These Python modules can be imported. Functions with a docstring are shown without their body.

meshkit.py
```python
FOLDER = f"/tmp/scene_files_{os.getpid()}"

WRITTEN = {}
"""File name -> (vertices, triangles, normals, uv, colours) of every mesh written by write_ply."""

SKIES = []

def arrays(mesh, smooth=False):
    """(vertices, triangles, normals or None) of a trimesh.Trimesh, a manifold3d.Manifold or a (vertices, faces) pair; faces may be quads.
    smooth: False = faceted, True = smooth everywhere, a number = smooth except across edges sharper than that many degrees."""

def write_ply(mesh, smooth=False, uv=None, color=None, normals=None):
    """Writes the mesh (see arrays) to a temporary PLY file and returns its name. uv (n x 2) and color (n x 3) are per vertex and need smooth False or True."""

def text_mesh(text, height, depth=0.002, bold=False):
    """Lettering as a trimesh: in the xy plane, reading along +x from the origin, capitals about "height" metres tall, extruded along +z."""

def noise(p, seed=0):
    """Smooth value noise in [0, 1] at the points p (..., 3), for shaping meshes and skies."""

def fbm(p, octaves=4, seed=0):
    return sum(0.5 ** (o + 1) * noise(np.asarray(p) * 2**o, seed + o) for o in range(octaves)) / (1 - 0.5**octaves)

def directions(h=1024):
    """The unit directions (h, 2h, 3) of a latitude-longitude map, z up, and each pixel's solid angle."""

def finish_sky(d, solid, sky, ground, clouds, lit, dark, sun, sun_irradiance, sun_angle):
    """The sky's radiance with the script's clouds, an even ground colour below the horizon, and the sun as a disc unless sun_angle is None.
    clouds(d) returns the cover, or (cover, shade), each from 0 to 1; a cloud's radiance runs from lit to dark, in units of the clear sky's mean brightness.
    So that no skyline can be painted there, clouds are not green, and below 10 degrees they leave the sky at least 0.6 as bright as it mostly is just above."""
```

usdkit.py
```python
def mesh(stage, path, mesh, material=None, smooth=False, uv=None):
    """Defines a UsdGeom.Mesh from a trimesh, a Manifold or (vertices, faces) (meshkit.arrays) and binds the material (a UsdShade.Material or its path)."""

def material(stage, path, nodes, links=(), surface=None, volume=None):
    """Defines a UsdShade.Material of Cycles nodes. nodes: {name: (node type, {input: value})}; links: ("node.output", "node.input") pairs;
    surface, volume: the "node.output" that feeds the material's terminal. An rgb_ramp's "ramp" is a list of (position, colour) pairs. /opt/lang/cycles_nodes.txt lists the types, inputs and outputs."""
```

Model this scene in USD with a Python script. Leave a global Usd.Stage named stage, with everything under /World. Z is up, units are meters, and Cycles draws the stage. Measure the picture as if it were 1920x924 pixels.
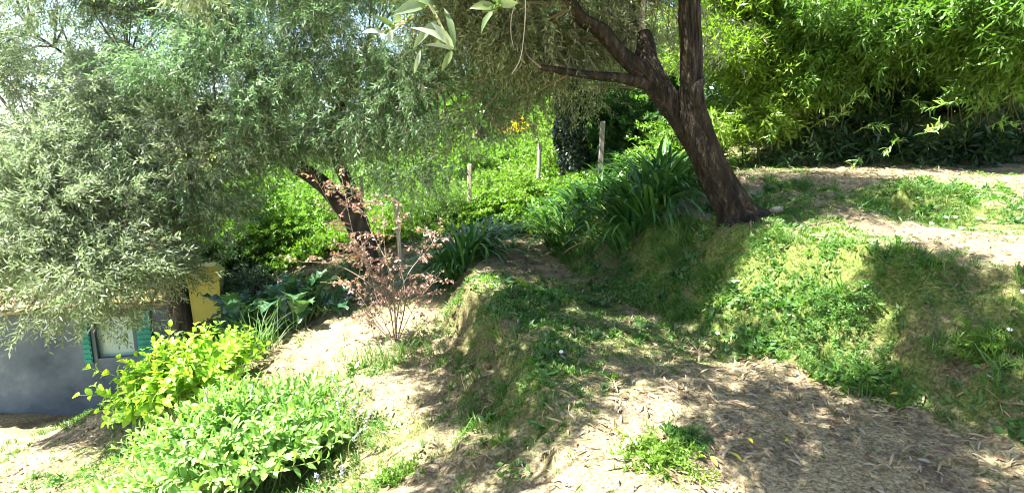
import math
import numpy as np
import trimesh
import usdkit, meshkit
from pxr import Usd, UsdGeom, UsdLux, UsdShade, Sdf, Gf, Vt
from scipy.interpolate import RBFInterpolator, RegularGridInterpolator

stage = Usd.Stage.CreateInMemory()
UsdGeom.SetStageUpAxis(stage, UsdGeom.Tokens.z)
UsdGeom.SetStageMetersPerUnit(stage, 1.0)
UsdGeom.Xform.Define(stage, '/World')
UsdGeom.Scope.Define(stage, '/World/Looks')

# ------------------------------------------------------------------ camera
PW, PH, FPX = 1920.0, 924.0, 1048.0
PITCH = math.radians(10.0)
EYE = np.array([0.0, 0.0, 1.65])
EXPOSURE = 2.95
cam = UsdGeom.Camera.Define(stage, '/World/camera')
cam.CreateHorizontalApertureAttr(36.0)
cam.CreateVerticalApertureAttr(36.0 * 492 / 1024)
cam.CreateFocalLengthAttr(36.0 * FPX / PW)
cam.CreateClippingRangeAttr(Gf.Vec2f(0.05, 2000))
cam.CreateExposureAttr(EXPOSURE)
cam.AddTranslateOp().Set(Gf.Vec3d(*EYE))
cam.AddRotateXOp().Set(90.0 - math.degrees(PITCH))

# ------------------------------------------------------------------ sky and sun
SUN = np.array([-0.47, -0.03, 0.88]); SUN /= np.linalg.norm(SUN)
SUN_STRENGTH, SKY_STRENGTH = 1.25, 0.062
sky_mat = usdkit.material(stage, '/World/Looks/sky', {
    'sky': ('sky_texture', {'sky_type': 'single_scattering', 'sun_disc': False,
                            'sun_elevation': math.asin(SUN[2]), 'sun_rotation': math.atan2(SUN[0], SUN[1]),
                            'aerosol_density': 1.6}),
    'bg': ('background_shader', {'strength': SKY_STRENGTH}),
}, [('sky.color', 'bg.color')], surface='bg.background')
dome = UsdLux.DomeLight.Define(stage, '/World/sky')
UsdShade.MaterialBindingAPI.Apply(dome.GetPrim()).Bind(sky_mat)
dome.GetPrim().SetCustomDataByKey('kind', 'structure')
sun = UsdLux.DistantLight.Define(stage, '/World/sun')
sun.CreateNormalizeAttr(True)
sun.CreateIntensityAttr(SUN_STRENGTH)
sun.CreateAngleAttr(0.53)
sun.CreateColorAttr(Gf.Vec3f(1.0, 0.955, 0.88))
_m = Gf.Matrix4d(); _m.SetRotate(Gf.Rotation(Gf.Vec3d(0, 0, 1), Gf.Vec3d(*map(float, SUN))))
sun.AddTransformOp().Set(_m)

# ------------------------------------------------------------------ helpers
RT, FW, DN = np.array([1, 0, 0.0]), np.array([0, math.cos(PITCH), -math.sin(PITCH)]), np.array([0, -math.sin(PITCH), -math.cos(PITCH)])


def ray(px, py):
    """World direction (forward depth 1) through a point measured on the 1920 x 924 photograph; used once, to survey the place."""
    return FW + RT * ((px - PW / 2) / FPX) + DN * ((py - PH / 2) / FPX)


def at(px, py, t):
    return EYE + ray(px, py) * t


def unit(v):
    v = np.asarray(v, float)
    return v / np.maximum(np.linalg.norm(v, axis=-1, keepdims=True), 1e-9)


used = {}


def numbered(path):
    n = used.get(path, -1) + 1
    used[path] = n
    return path if n == 0 else f'{path}_{n:03d}'


BASE = {}


def tag(prim, label=None, cat=None, group=None, kind=None):
    for k, v in (('label', label), ('category', cat), ('group', group), ('kind', kind)):
        if v:
            prim.SetCustomDataByKey(k, v)
    return prim


def thing(name, label, cat, loc=(0, 0, 0), group=None):
    p = numbered('/World/' + name)
    x = UsdGeom.Xform.Define(stage, p)
    x.AddTranslateOp().Set(Gf.Vec3d(*map(float, loc)))
    BASE[p] = np.asarray(loc, float)
    tag(x.GetPrim(), label, cat, group)
    return p


def put(parent, name, VF, mat, label=None, kind=None, smooth=False):
    """One Mesh prim from world-space (vertices, faces) under parent ('/World' or the path of a thing or part)."""
    p = numbered(parent + '/' + name)
    V, F = np.asarray(VF[0], float), np.asarray(VF[1], np.int32)
    root = '/'.join(p.split('/')[:3])
    base = BASE.get(root, np.zeros(3))
    V = V - base
    m = UsdGeom.Mesh.Define(stage, p)
    m.CreatePointsAttr(Vt.Vec3fArray.FromNumpy(np.ascontiguousarray(V, np.float32)))
    m.CreateFaceVertexCountsAttr(Vt.IntArray.FromNumpy(np.full(len(F), F.shape[1], np.int32)))
    m.CreateFaceVertexIndicesAttr(Vt.IntArray.FromNumpy(np.ascontiguousarray(F.ravel(), np.int32)))
    m.CreateSubdivisionSchemeAttr('none')
    if smooth:
        G = F if F.shape[1] == 3 else np.vstack([F[:, [0, 1, 2]], F[:, [0, 2, 3]]])
        n = np.zeros_like(V)
        fn = np.cross(V[G[:, 1]] - V[G[:, 0]], V[G[:, 2]] - V[G[:, 0]])
        for k in range(3):
            np.add.at(n, G[:, k], fn)
        m.CreateNormalsAttr(Vt.Vec3fArray.FromNumpy(unit(n).astype(np.float32)))
        m.SetNormalsInterpolation('vertex')
    if mat is not None:
        UsdShade.MaterialBindingAPI.Apply(m.GetPrim()).Bind(mat)
    tag(m.GetPrim(), label, None, None, kind)
    return p


def tri(F):
    F = np.asarray(F, np.int64)
    return F if F.shape[1] == 3 else np.vstack([F[:, [0, 1, 2]], F[:, [0, 2, 3]]])


def join(parts):
    Vs, Fs, n = [], [], 0
    for V, F in parts:
        Vs.append(np.asarray(V, float)); Fs.append(tri(F) + n); n += len(V)
    return np.vstack(Vs), np.vstack(Fs)


def spline(P, n):
    P = np.asarray(P, float)
    if len(P) == 2:
        return P[0] + (P[1] - P[0]) * np.linspace(0, 1, n)[:, None]
    Q = np.vstack([2 * P[0] - P[1], P, 2 * P[-1] - P[-2]])
    u = np.linspace(0, len(P) - 1 - 1e-9, n)
    i = u.astype(int); t = (u - i)[:, None]
    a, b, c, d = Q[i], Q[i + 1], Q[i + 2], Q[i + 3]
    return 0.5 * (2 * b + (c - a) * t + (2 * a - 5 * b + 4 * c - d) * t**2 + (3 * b - a - 3 * c + d) * t**3)


def tube(P, R, sides=8, n=None, rough=0.0, freq=3.0, seed=0, cap=True):
    """Tapered limb along points P with radii R; rough adds fissures stretched along it."""
    n = n or max(4, 3 * len(P))
    R = np.interp(np.linspace(0, 1, n), np.linspace(0, 1, len(R)), np.asarray(R, float))
    C = spline(P, n)
    T = unit(np.gradient(C, axis=0))
    up = np.array([0, 0, 1.0]) if abs(T[0][2]) < 0.9 else np.array([0, 1.0, 0])
    A = np.zeros_like(C); a = unit(np.cross(up, T[0]))
    for k in range(n):
        a = unit(a - T[k] * (a @ T[k])); A[k] = a
    B = np.cross(T, A)
    th = np.linspace(0, 2 * math.pi, sides, endpoint=False)
    ring = np.cos(th)[None, :, None] * A[:, None] + np.sin(th)[None, :, None] * B[:, None]
    rad = np.repeat(R[:, None], sides, 1)
    if rough:
        s = np.concatenate([[0], np.cumsum(np.linalg.norm(np.diff(C, axis=0), axis=1))])
        q = np.stack([np.cos(th)[None] * freq + 0 * s[:, None], np.sin(th)[None] * freq + 0 * s[:, None], s[:, None] * freq * 0.55 + 0 * th[None]], -1)
        rad = rad * (1 + rough * (meshkit.fbm(q, 4, seed) - 0.5) * 2 + rough * 0.8 * (meshkit.noise(q * np.array([3.5, 3.5, 1.2]), seed + 9) - 0.5) - rough * 0.55 * np.abs(meshkit.noise(q * np.array([7.0, 7.0, 1.5]), seed + 19) - 0.5))
    V = (C[:, None] + ring * rad[..., None]).reshape(-1, 3)
    i = np.arange(n - 1)[:, None] * sides; j = np.arange(sides)[None]; k = (j + 1) % sides
    F = np.stack([i + j, i + k, i + sides + k, i + sides + j], -1).reshape(-1, 4)
    F = tri(F)
    if cap:
        V = np.vstack([V, C[0], C[-1]])
        j = np.arange(sides); k = (j + 1) % sides
        F = np.vstack([F, np.stack([0 * j + len(V) - 2, k, j], -1), np.stack([0 * j + len(V) - 1, (n - 1) * sides + j, (n - 1) * sides + k], -1)])
    return V, F


def box(c, size, R=None):
    m = trimesh.creation.box(size)
    V = np.array(m.vertices)
    if R is not None:
        V = V @ np.asarray(R).T
    return V + np.asarray(c), np.array(m.faces)


def bevel_box(c, size, R=None, b=0.01):
    x, y, z = np.asarray(size) / 2
    pts = [(sx * (x - (a != 0) * b), sy * (y - (a != 1) * b), sz * (z - (a != 2) * b)) for sx in (-1, 1) for sy in (-1, 1) for sz in (-1, 1) for a in range(3)]
    m = trimesh.convex.convex_hull(np.array(pts))
    V = np.array(m.vertices)
    if R is not None:
        V = V @ np.asarray(R).T
    return V + np.asarray(c), np.array(m.faces)


def leaves(B, D, N, L, W, shape='diamond', droop=0.0):
    """Many leaves as one mesh: bases B, directions D, approximate normals N, lengths L, widths W."""
    B = np.asarray(B, float); n = len(B)
    D = unit(D); S = unit(np.cross(N, D)); N = np.cross(D, S)
    L = np.broadcast_to(np.asarray(L, float), n)[:, None]; W = np.broadcast_to(np.asarray(W, float), n)[:, None]
    down = np.array([0, 0, -1.0]) * droop
    if shape == 'diamond':
        mid = B + D * L * 0.45 + N * L * 0.03
        V = np.stack([B, mid - S * W / 2 - N * W * .12, B + D * L + down * L, mid + S * W / 2 - N * W * .12], 1).reshape(-1, 3)
        o = np.arange(n)[:, None] * 4
        F = np.concatenate([o + np.array([0, 1, 2]), o + np.array([0, 2, 3])], 0)
        return V, F
    # 'blade': ovate, folded on the midrib, curved, 12 triangles
    u = np.array([0.0, 0.22, 0.5, 0.78, 1.0]); w = np.array([0.12, 0.8, 1.0, 0.62, 0.0]); h = -0.25 * u * u * 1.0
    if shape == 'lance':
        w = np.array([0.25, 0.85, 1.0, 0.6, 0.0])
    rows = []
    for k in range(5):
        c = B + D * L * u[k] + N * L * (0.12 * math.sin(math.pi * u[k])) + down * L * u[k] ** 2
        rows += [c - S * W / 2 * w[k] + N * W * 0.14 * w[k], c, c + S * W / 2 * w[k] + N * W * 0.14 * w[k]]
    V = np.stack(rows, 1).reshape(-1, 3)
    f = []
    for k in range(4):
        a = 3 * k
        f += [[a, a + 1, a + 4], [a, a + 4, a + 3], [a + 1, a + 2, a + 5], [a + 1, a + 5, a + 4]]
    F = (np.arange(n)[:, None, None] * 15 + np.array(f)[None]).reshape(-1, 3)
    return V, F


def rand_dirs(rng, n):
    return unit(rng.normal(size=(n, 3)))


def perp_to(rng, D):
    return unit(np.cross(D, rand_dirs(rng, len(D))))


# ------------------------------------------------------------------ materials
LOOKS = {}


def leaf_mat(name, cols, back=None, trans=0.3, glow=1.3, rough=0.45, spec=0.4, tint=(.95, 1.12, .45)):
    """Leaf: colour varies from leaf to leaf; a share of the light passes through the blade."""
    nodes = {'geo': ('geometry', {}), 'ramp': ('rgb_ramp', {'ramp': [(i / max(1, len(cols) - 1), c) for i, c in enumerate(cols)]}),
             'p': ('principled_bsdf', {'roughness': rough, 'specular_ior_level': spec}),
             'tint': ('mix_color', {'blend_type': 'multiply', 'fac': 1.0, 'b': tuple(glow * x for x in tint)}),
             't': ('translucent_bsdf', {}), 'm': ('mix_closure', {'fac': trans})}
    links = [('geo.random_per_island', 'ramp.fac'), ('tint.result', 't.color'), ('ramp.color', 'tint.a'), ('p.BSDF', 'm.closure1'), ('t.BSDF', 'm.closure2')]
    if back:
        nodes['bk'] = ('mix_color', {'blend_type': 'mix', 'b': back})
        links += [('geo.backfacing', 'bk.fac'), ('ramp.color', 'bk.a'), ('bk.result', 'p.base_color')]
    else:
        links.append(('ramp.color', 'p.base_color'))
    return usdkit.material(stage, '/World/Looks/' + name, nodes, links, surface='m.closure')


def rough_mat(name, cols, scale=8.0, stretch=(1, 1, 1), bump=0.6, dist=0.02, rough=0.85, detail=6.0):
    return usdkit.material(stage, '/World/Looks/' + name, {
        'geo': ('geometry', {}), 'map': ('mapping', {'scale': stretch}),
        'n': ('noise_texture', {'scale': scale, 'detail': detail, 'roughness': 0.62}),
        'n2': ('noise_texture', {'scale': scale * 3.1, 'detail': 3.0}),
        'ramp': ('rgb_ramp', {'ramp': [(0.3 + 0.4 * i / max(1, len(cols) - 1), c) for i, c in enumerate(cols)]}),
        'b': ('bump', {'strength': bump, 'distance': dist}),
        'add': ('math', {'math_type': 'add'}),
        'p': ('principled_bsdf', {'roughness': rough, 'specular_ior_level': 0.25})},
        [('geo.position', 'map.vector'), ('map.vector', 'n.vector'), ('map.vector', 'n2.vector'), ('n.fac', 'ramp.fac'), ('n.fac', 'add.value1'), ('n2.fac', 'add.value2'),
         ('add.value', 'b.height'), ('b.normal', 'p.normal'), ('ramp.color', 'p.base_color')], surface='p.BSDF')


M = {}
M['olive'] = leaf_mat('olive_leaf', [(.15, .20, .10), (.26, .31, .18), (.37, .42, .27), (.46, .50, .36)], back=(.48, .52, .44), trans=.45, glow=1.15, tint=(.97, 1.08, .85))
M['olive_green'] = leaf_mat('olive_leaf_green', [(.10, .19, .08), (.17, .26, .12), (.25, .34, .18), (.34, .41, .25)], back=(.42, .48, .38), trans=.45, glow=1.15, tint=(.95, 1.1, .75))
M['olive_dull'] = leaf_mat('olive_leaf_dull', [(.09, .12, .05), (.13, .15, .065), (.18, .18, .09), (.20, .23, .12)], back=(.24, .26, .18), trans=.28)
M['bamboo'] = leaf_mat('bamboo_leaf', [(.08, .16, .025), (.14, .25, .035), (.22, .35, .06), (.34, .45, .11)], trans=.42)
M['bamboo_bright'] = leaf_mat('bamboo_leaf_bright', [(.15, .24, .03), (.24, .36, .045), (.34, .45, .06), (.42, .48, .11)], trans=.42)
M['hill'] = leaf_mat('hill_plants', [(.12, .21, .03), (.22, .34, .045), (.35, .47, .08), (.48, .54, .16)], trans=.45)
M['shrub_bright'] = leaf_mat('shrub_leaf_bright', [(.11, .21, .03), (.18, .31, .04), (.27, .40, .05), (.34, .43, .08)], trans=.42)
M['shrub_mid'] = leaf_mat('shrub_leaf_mid', [(.045, .11, .025), (.07, .16, .035), (.10, .20, .045), (.14, .25, .05)], trans=.32)
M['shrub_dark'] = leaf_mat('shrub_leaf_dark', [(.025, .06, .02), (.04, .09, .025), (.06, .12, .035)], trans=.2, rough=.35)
M['ivy'] = leaf_mat('ivy_leaf', [(.015, .03, .012), (.025, .05, .018), (.04, .07, .022)], trans=.12, rough=.35)
M['grass'] = leaf_mat('grass_blade', [(.07, .15, .022), (.14, .24, .03), (.24, .34, .05), (.38, .40, .13)], trans=.35, rough=.5)
M['grass_dry'] = leaf_mat('grass_blade_dry', [(.30, .26, .12), (.42, .36, .19), (.20, .22, .07)], trans=.3, rough=.6)
M['weed'] = leaf_mat('weed_leaf', [(.07, .16, .03), (.11, .23, .04), (.17, .31, .055)], trans=.33)
M['litter_a'] = leaf_mat('litter_tan', [(.24, .18, .10), (.36, .29, .18), (.16, .11, .06), (.44, .38, .25)], trans=.1, rough=.6)
M['litter_b'] = leaf_mat('litter_grey', [(.26, .23, .18), (.40, .37, .30), (.16, .14, .11)], trans=.1, rough=.6)
M['litter_c'] = leaf_mat('litter_brown', [(.15, .09, .05), (.22, .14, .08), (.11, .08, .05)], trans=.08, rough=.6)
M['bark'] = rough_mat('olive_bark', [(.004, .003, .002), (.014, .010, .0065), (.032, .023, .015), (.095, .072, .050)], 17, (1, 1, .22), 1.0, .06)
M['bark_dark'] = rough_mat('dark_bark', [(.018, .014, .011), (.05, .04, .03), (.10, .08, .06)], 9, (1, 1, .3), .8, .03)
M['twig'] = rough_mat('twig_bark', [(.10, .08, .055), (.18, .15, .11)], 20, (1, 1, 1), .2, .004)
M['sap_bark'] = rough_mat('sapling_bark', [(.13, .095, .07), (.26, .20, .15)], 30, (1, 1, .4), .2, .004)
M['wood'] = rough_mat('weathered_wood', [(.10, .09, .075), (.18, .16, .14), (.26, .24, .21)], 7, (1, 1, .12), .5, .006)
M['wood_pale'] = rough_mat('pale_wood', [(.28, .23, .17), (.42, .36, .28)], 7, (1, 1, .12), .4, .006)


def simple_leaf(name, col, trans=.3, rough=.4, glow=1.3, spec=.4, vein=None):
    return leaf_mat(name, [tuple(np.array(col) * .9), tuple(np.array(col) * 1.1)], trans=trans, rough=rough, glow=glow, spec=spec)


def variants(name, cols, **kw):
    return [simple_leaf(f'{name}_{"abcdefgh"[i]}', c, **kw) for i, c in enumerate(cols)]


M['aga'] = variants('agapanthus_leaf', [(.04, .115, .035), (.06, .155, .04), (.09, .205, .05), (.135, .27, .065)], trans=.25, rough=.32, spec=.5)
M['aga_dead'] = simple_leaf('agapanthus_dead_leaf', (.34, .24, .12), trans=.15, rough=.6)
M['sage'] = variants('sage_leaf', [(.19, .33, .09), (.27, .45, .11), (.36, .51, .14), (.37, .53, .20)], trans=.35, rough=.6, spec=.2)
M['lime'] = variants('lime_leaf', [(.26, .42, .05), (.36, .52, .06), (.44, .56, .07), (.30, .48, .08)], trans=.42, rough=.45)
M['acan'] = variants('acanthus_leaf', [(.04, .105, .045), (.06, .14, .06), (.08, .17, .07)], trans=.2, rough=.3, spec=.55)
M['red'] = variants('red_leaf', [(.27, .15, .13), (.42, .29, .23), (.50, .41, .32), (.29, .23, .15), (.42, .17, .13)], trans=.3, rough=.45)
M['big_olive'] = variants('near_olive_leaf', [(.10, .15, .06), (.17, .22, .13), (.25, .29, .22), (.12, .16, .05)], trans=.25, rough=.4)


def plain(name, col, rough=.7, spec=.3):
    return rough_mat(name, [tuple(np.array(col) * .85), tuple(np.array(col) * 1.12)], 14, (1, 1, 1), .15, .004, rough, 4.0)


M['white'] = plain('petal_white', (.78, .78, .74))
M['yellow'] = plain('petal_yellow', (.80, .55, .03))
M['lavender'] = leaf_mat('petal_lavender', [(.46, .46, .70), (.60, .60, .80), (.72, .72, .84)], trans=.25)
M['stem'] = plain('green_stem', (.16, .22, .06))
M['culm'] = plain('bamboo_culm', (.07, .075, .03))
M['dry_stem'] = plain('dry_stem', (.38, .33, .22))

# ground: bare straw-strewn soil, mown grass and moss in patches, greener where the ground is steep
M['ground'] = usdkit.material(stage, '/World/Looks/ground', {
    'geo': ('geometry', {}),
    'n1': ('noise_texture', {'scale': .9, 'detail': 5.0, 'roughness': .6}),
    'n2': ('noise_texture', {'scale': 7.0, 'detail': 6.0, 'roughness': .65}),
    'mapf': ('mapping', {'scale': (1, 1, 1)}),
    'n3': ('noise_texture', {'scale': 46.0, 'detail': 5.0, 'roughness': .7}),
    'n4': ('noise_texture', {'scale': 120.0, 'detail': 3.0, 'roughness': .6}),
    'soil': ('rgb_ramp', {'ramp': [(.30, (.085, .06, .035)), (.43, (.22, .17, .095)), (.55, (.40, .335, .195)), (.70, (.58, .52, .34))]}),
    'green': ('rgb_ramp', {'ramp': [(.3, (.04, .062, .016)), (.46, (.11, .15, .032)), (.58, (.20, .245, .06)), (.70, (.30, .31, .12)), (.8, (.40, .38, .2))]}),
    'n5': ('noise_texture', {'scale': 2.6, 'detail': 6.0, 'roughness': .68}),
    'humus': ('rgb_ramp', {'ramp': [(.3, (.05, .036, .024)), (.5, (.15, .115, .08)), (.68, (.30, .25, .18)), (.8, (.48, .43, .33))]}),
    'hm': ('map_range', {'from_min': .47, 'from_max': .60, 'to_min': 0.0, 'to_max': .9, 'clamp': True}),
    'soil1': ('mix_color', {'blend_type': 'mix'}),
    'sep': ('separate_xyz', {}),
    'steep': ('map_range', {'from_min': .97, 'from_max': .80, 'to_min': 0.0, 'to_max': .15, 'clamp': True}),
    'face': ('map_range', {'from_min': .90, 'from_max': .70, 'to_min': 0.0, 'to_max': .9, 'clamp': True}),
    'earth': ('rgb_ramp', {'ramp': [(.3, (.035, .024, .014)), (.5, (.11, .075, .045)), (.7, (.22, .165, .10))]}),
    'soil2': ('mix_color', {'blend_type': 'mix'}),
    'patch': ('map_range', {'from_min': .50, 'from_max': .66, 'to_min': 0.0, 'to_max': 1.0, 'clamp': True}),
    'am': ('attribute', {'attribute': 'green'}),
    'sum': ('math', {'math_type': 'add'}), 'sum2': ('math', {'math_type': 'add', 'use_clamp': True}),
    'fine': ('math', {'math_type': 'multiply_add', 'value2': .9, 'value3': -.45}),
    'mixc': ('mix_color', {'blend_type': 'mix'}),
    'hb': ('math', {'math_type': 'add'}),
    'b': ('bump', {'strength': .9, 'distance': .03}),
    'p': ('principled_bsdf', {'roughness': .92, 'specular_ior_level': .15})},
    [('geo.position', 'n1.vector'), ('geo.position', 'n2.vector'), ('geo.position', 'n3.vector'), ('geo.position', 'n4.vector'),
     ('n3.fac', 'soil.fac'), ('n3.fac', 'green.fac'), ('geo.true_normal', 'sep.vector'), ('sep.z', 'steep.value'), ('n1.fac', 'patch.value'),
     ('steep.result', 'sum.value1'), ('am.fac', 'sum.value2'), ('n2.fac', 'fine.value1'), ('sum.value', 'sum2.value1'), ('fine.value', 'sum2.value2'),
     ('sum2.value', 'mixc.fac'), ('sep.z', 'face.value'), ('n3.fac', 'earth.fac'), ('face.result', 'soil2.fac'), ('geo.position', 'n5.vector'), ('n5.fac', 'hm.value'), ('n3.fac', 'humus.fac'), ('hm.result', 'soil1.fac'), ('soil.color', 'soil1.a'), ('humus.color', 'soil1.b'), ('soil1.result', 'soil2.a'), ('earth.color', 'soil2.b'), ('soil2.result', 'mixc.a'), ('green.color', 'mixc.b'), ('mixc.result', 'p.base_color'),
     ('n3.fac', 'hb.value1'), ('n4.fac', 'hb.value2'), ('hb.value', 'b.height'), ('b.normal', 'p.normal')], surface='p.BSDF')

# ------------------------------------------------------------------ terrain (surveyed points: photo pixel + height, photo pixel + depth, or x y z)
Z, T, W_ = 'z', 't', 'w'
SURVEY = []
for zz, pts in (
    (0.0, [(1100, 924), (1250, 924), (1600, 924), (1150, 800), (1400, 800), (1700, 860), (1100, 700), (1300, 700), (1000, 600), (1150, 600), (1000, 540), (1100, 540), (960, 500), (1020, 480), (1450, 700), (1250, 620)]),
    (0.04, [(940, 462), (1040, 455), (990, 440)]),
    (.45, [(1010, 390)]),
    (.86, [(1500, 432), (1700, 445), (1900, 450), (1450, 412)]),
    (.80, [(1380, 412), (1330, 400)]),
    (1.27, [(1450, 326), (1650, 326), (1850, 326), (1950, 330), (1380, 326)]),
    (-.45, [(700, 924), (800, 800)]), (-.32, [(850, 924), (890, 850)]), (-.6, [(700, 720), (650, 600)]), (-.72, [(600, 720)]), (-.85, [(510, 720), (620, 800)]),
    (-.55, [(740, 640)]), (-.48, [(830, 640)]), (-.75, [(560, 650)]), (-.42, [(800, 560)]), (-.32, [(760, 500), (830, 500)]), (-.28, [(690, 497)]),
    (-.98, [(480, 690), (540, 800)]), (-1.1, [(430, 720), (450, 650), (470, 924)]), (-.95, [(560, 924)]),
    (-1.35, [(300, 815), (380, 760)]), (-1.55, [(250, 850), (320, 924)]), (-1.75, [(200, 870), (100, 924)]), (-1.85, [(100, 860), (0, 900)]), 
    (-1.5, [(330, 640)]), (-1.3, [(400, 610)]),
):
    for (px, py) in pts:
        d = ray(px, py); t = (zz - EYE[2]) / d[2]; SURVEY.append(EYE + d * t)
EDGES = [  # lips and feet of the terrace banks, (photo px, photo py, height) along each
    [(1060, 475, .02), (1110, 505, .02), (1250, 575, .02), (1320, 610, .02), (1400, 650, .02), (1500, 685, .02), (1600, 712, .02), (1760, 775, .02), (1920, 845, .02), (2100, 930, .02)],
    [(1080, 400, .58), (1180, 420, .68), (1270, 428, .74), (1350, 440, .77), (1440, 457, .80), (1540, 470, .80), (1640, 482, .81), (1740, 488, .82), (1850, 494, .82), (2000, 503, .82)],
    [(892, 478, .0), (868, 540, -.01), (908, 600, 0), (966, 690, 0), (1012, 770, 0), (985, 870, -.07), (960, 924, -.09)],
    [(840, 520, -.34), (846, 560, -.37), (856, 612, -.37), (882, 668, -.36), (930, 745, -.31), (950, 840, -.22), (925, 924, -.18)],
    [(1462, 398, .80), (1560, 412, .77), (1650, 416, .77), (1700, 416, .78), (1800, 422, .80), (1940, 432, .83)],
    [(1440, 354, 1.10), (1500, 360, 1.12), (1560, 362, 1.13), (1650, 358, 1.14), (1800, 358, 1.14), (1940, 358, 1.15)]]
for line in EDGES:
    pts = []
    for px, py, zz in line:
        d = ray(px, py); pts.append(EYE + d * (zz - EYE[2]) / d[2])
    for a_, b_ in zip(pts[:-1], pts[1:]):
        k_ = max(1, int(np.linalg.norm(b_ - a_) / .28))
        SURVEY += [a_ + (b_ - a_) * i_ / k_ for i_ in range(k_)]
    SURVEY.append(pts[-1])
for (px, py, t) in [(980, 400, 10.8), (900, 400, 10.5), (960, 360, 12.5), (930, 300, 15.5), (960, 250, 19), (1000, 225, 23), (1080, 340, 12), (1150, 330, 12.5), (1250, 320, 12.5),
                    (800, 420, 11), (780, 360, 14), (740, 430, 11), (640, 440, 12), (560, 470, 11), (600, 370, 16), (480, 480, 12), (440, 420, 15), (600, 320, 32), (330, 430, 20), (200, 460, 22),
                    (1100, 220, 24), (1200, 200, 26), (850, 260, 20)]:
    SURVEY.append(at(px, py, t))
SURVEY += [np.array(p, float) for p in [
    (0, 0, 0), (.8, 0, 0), (1.6, 0, 0), (2.6, 1, .03), (2.2, 2, .0), (3.5, 1.2, .85), (3.6, 2.3, .82), (4.5, 1, 1), (4.8, 2.6, .95), (6.5, 2, 1.3), (-1, 0, -.2), (-2, 1, -.6), (-1, 1.6, -.25), (-2.4, 2.4, -.85), (-3.6, 2.6, -1.3), (-6, 3, -1.9),
    (0, -3, 0), (2.7, -3, 0), (3.7, -3, .9), (-2, -3, -.7), (-6, -3, -2), (6, -3, 1.3), (0, -10, 0), (-10, -10, -3), (10, -10, 3), (-12, 0, -2.7), (12, 0, 2.2), (22, 2, 4.5), (-30, 10, -4),
    (-9, 9, -2.3), (-9.5, 5, -2.3), (-8, 12, -2.2), (-14, 14, -2.8), (-20, 26, -2.5), (8, 9.5, 1.4), (9, 12, 2.0), (5, 12, 1.6), (4, 10.5, 1.2), (10, 18, 4), (4, 18, 3.0), (15, 15, 4), (2, 36, 7), (14, 34, 9), (30, 30, 10),
    (-30, -30, -6), (30, -30, 7), (-30, 50, -3), (0, 60, 10), (-70, 70, -4), (70, 70, 16), (-70, -70, -8), (70, -70, 10), (-70, 0, -6), (70, 0, 12), (0, -70, 0), (0, 80, 11)]]
_a, _b = at(-120, 785, 8.8), at(345, 700, 9.6)               # the line of the shed wall
_n = np.array([_b[1] - _a[1], _a[0] - _b[0], 0]) / np.hypot(*(_b - _a)[:2])
for px in (-60, 0, 50, 100, 150, 190):
    d = ray(px, 774); P = EYE + d * (((_a - EYE) @ _n) / (d @ _n))
    SURVEY += [P, P + _n * .35, P - _n * .5]
SURVEY = np.array(SURVEY)
_rbf = RBFInterpolator(SURVEY[:, :2], SURVEY[:, 2], kernel='linear', smoothing=0.0005)


def axis(lo, hi, step, a, b):
    core = np.arange(lo, hi + 1e-6, step)
    out, x, s = [], hi, step
    while x < b:
        s *= 1.17; x += s; out.append(x)
    neg, x, s = [], lo, step
    while x > a:
        s *= 1.17; x -= s; neg.append(x)
    return np.array(neg[::-1] + list(core) + out)


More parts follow.
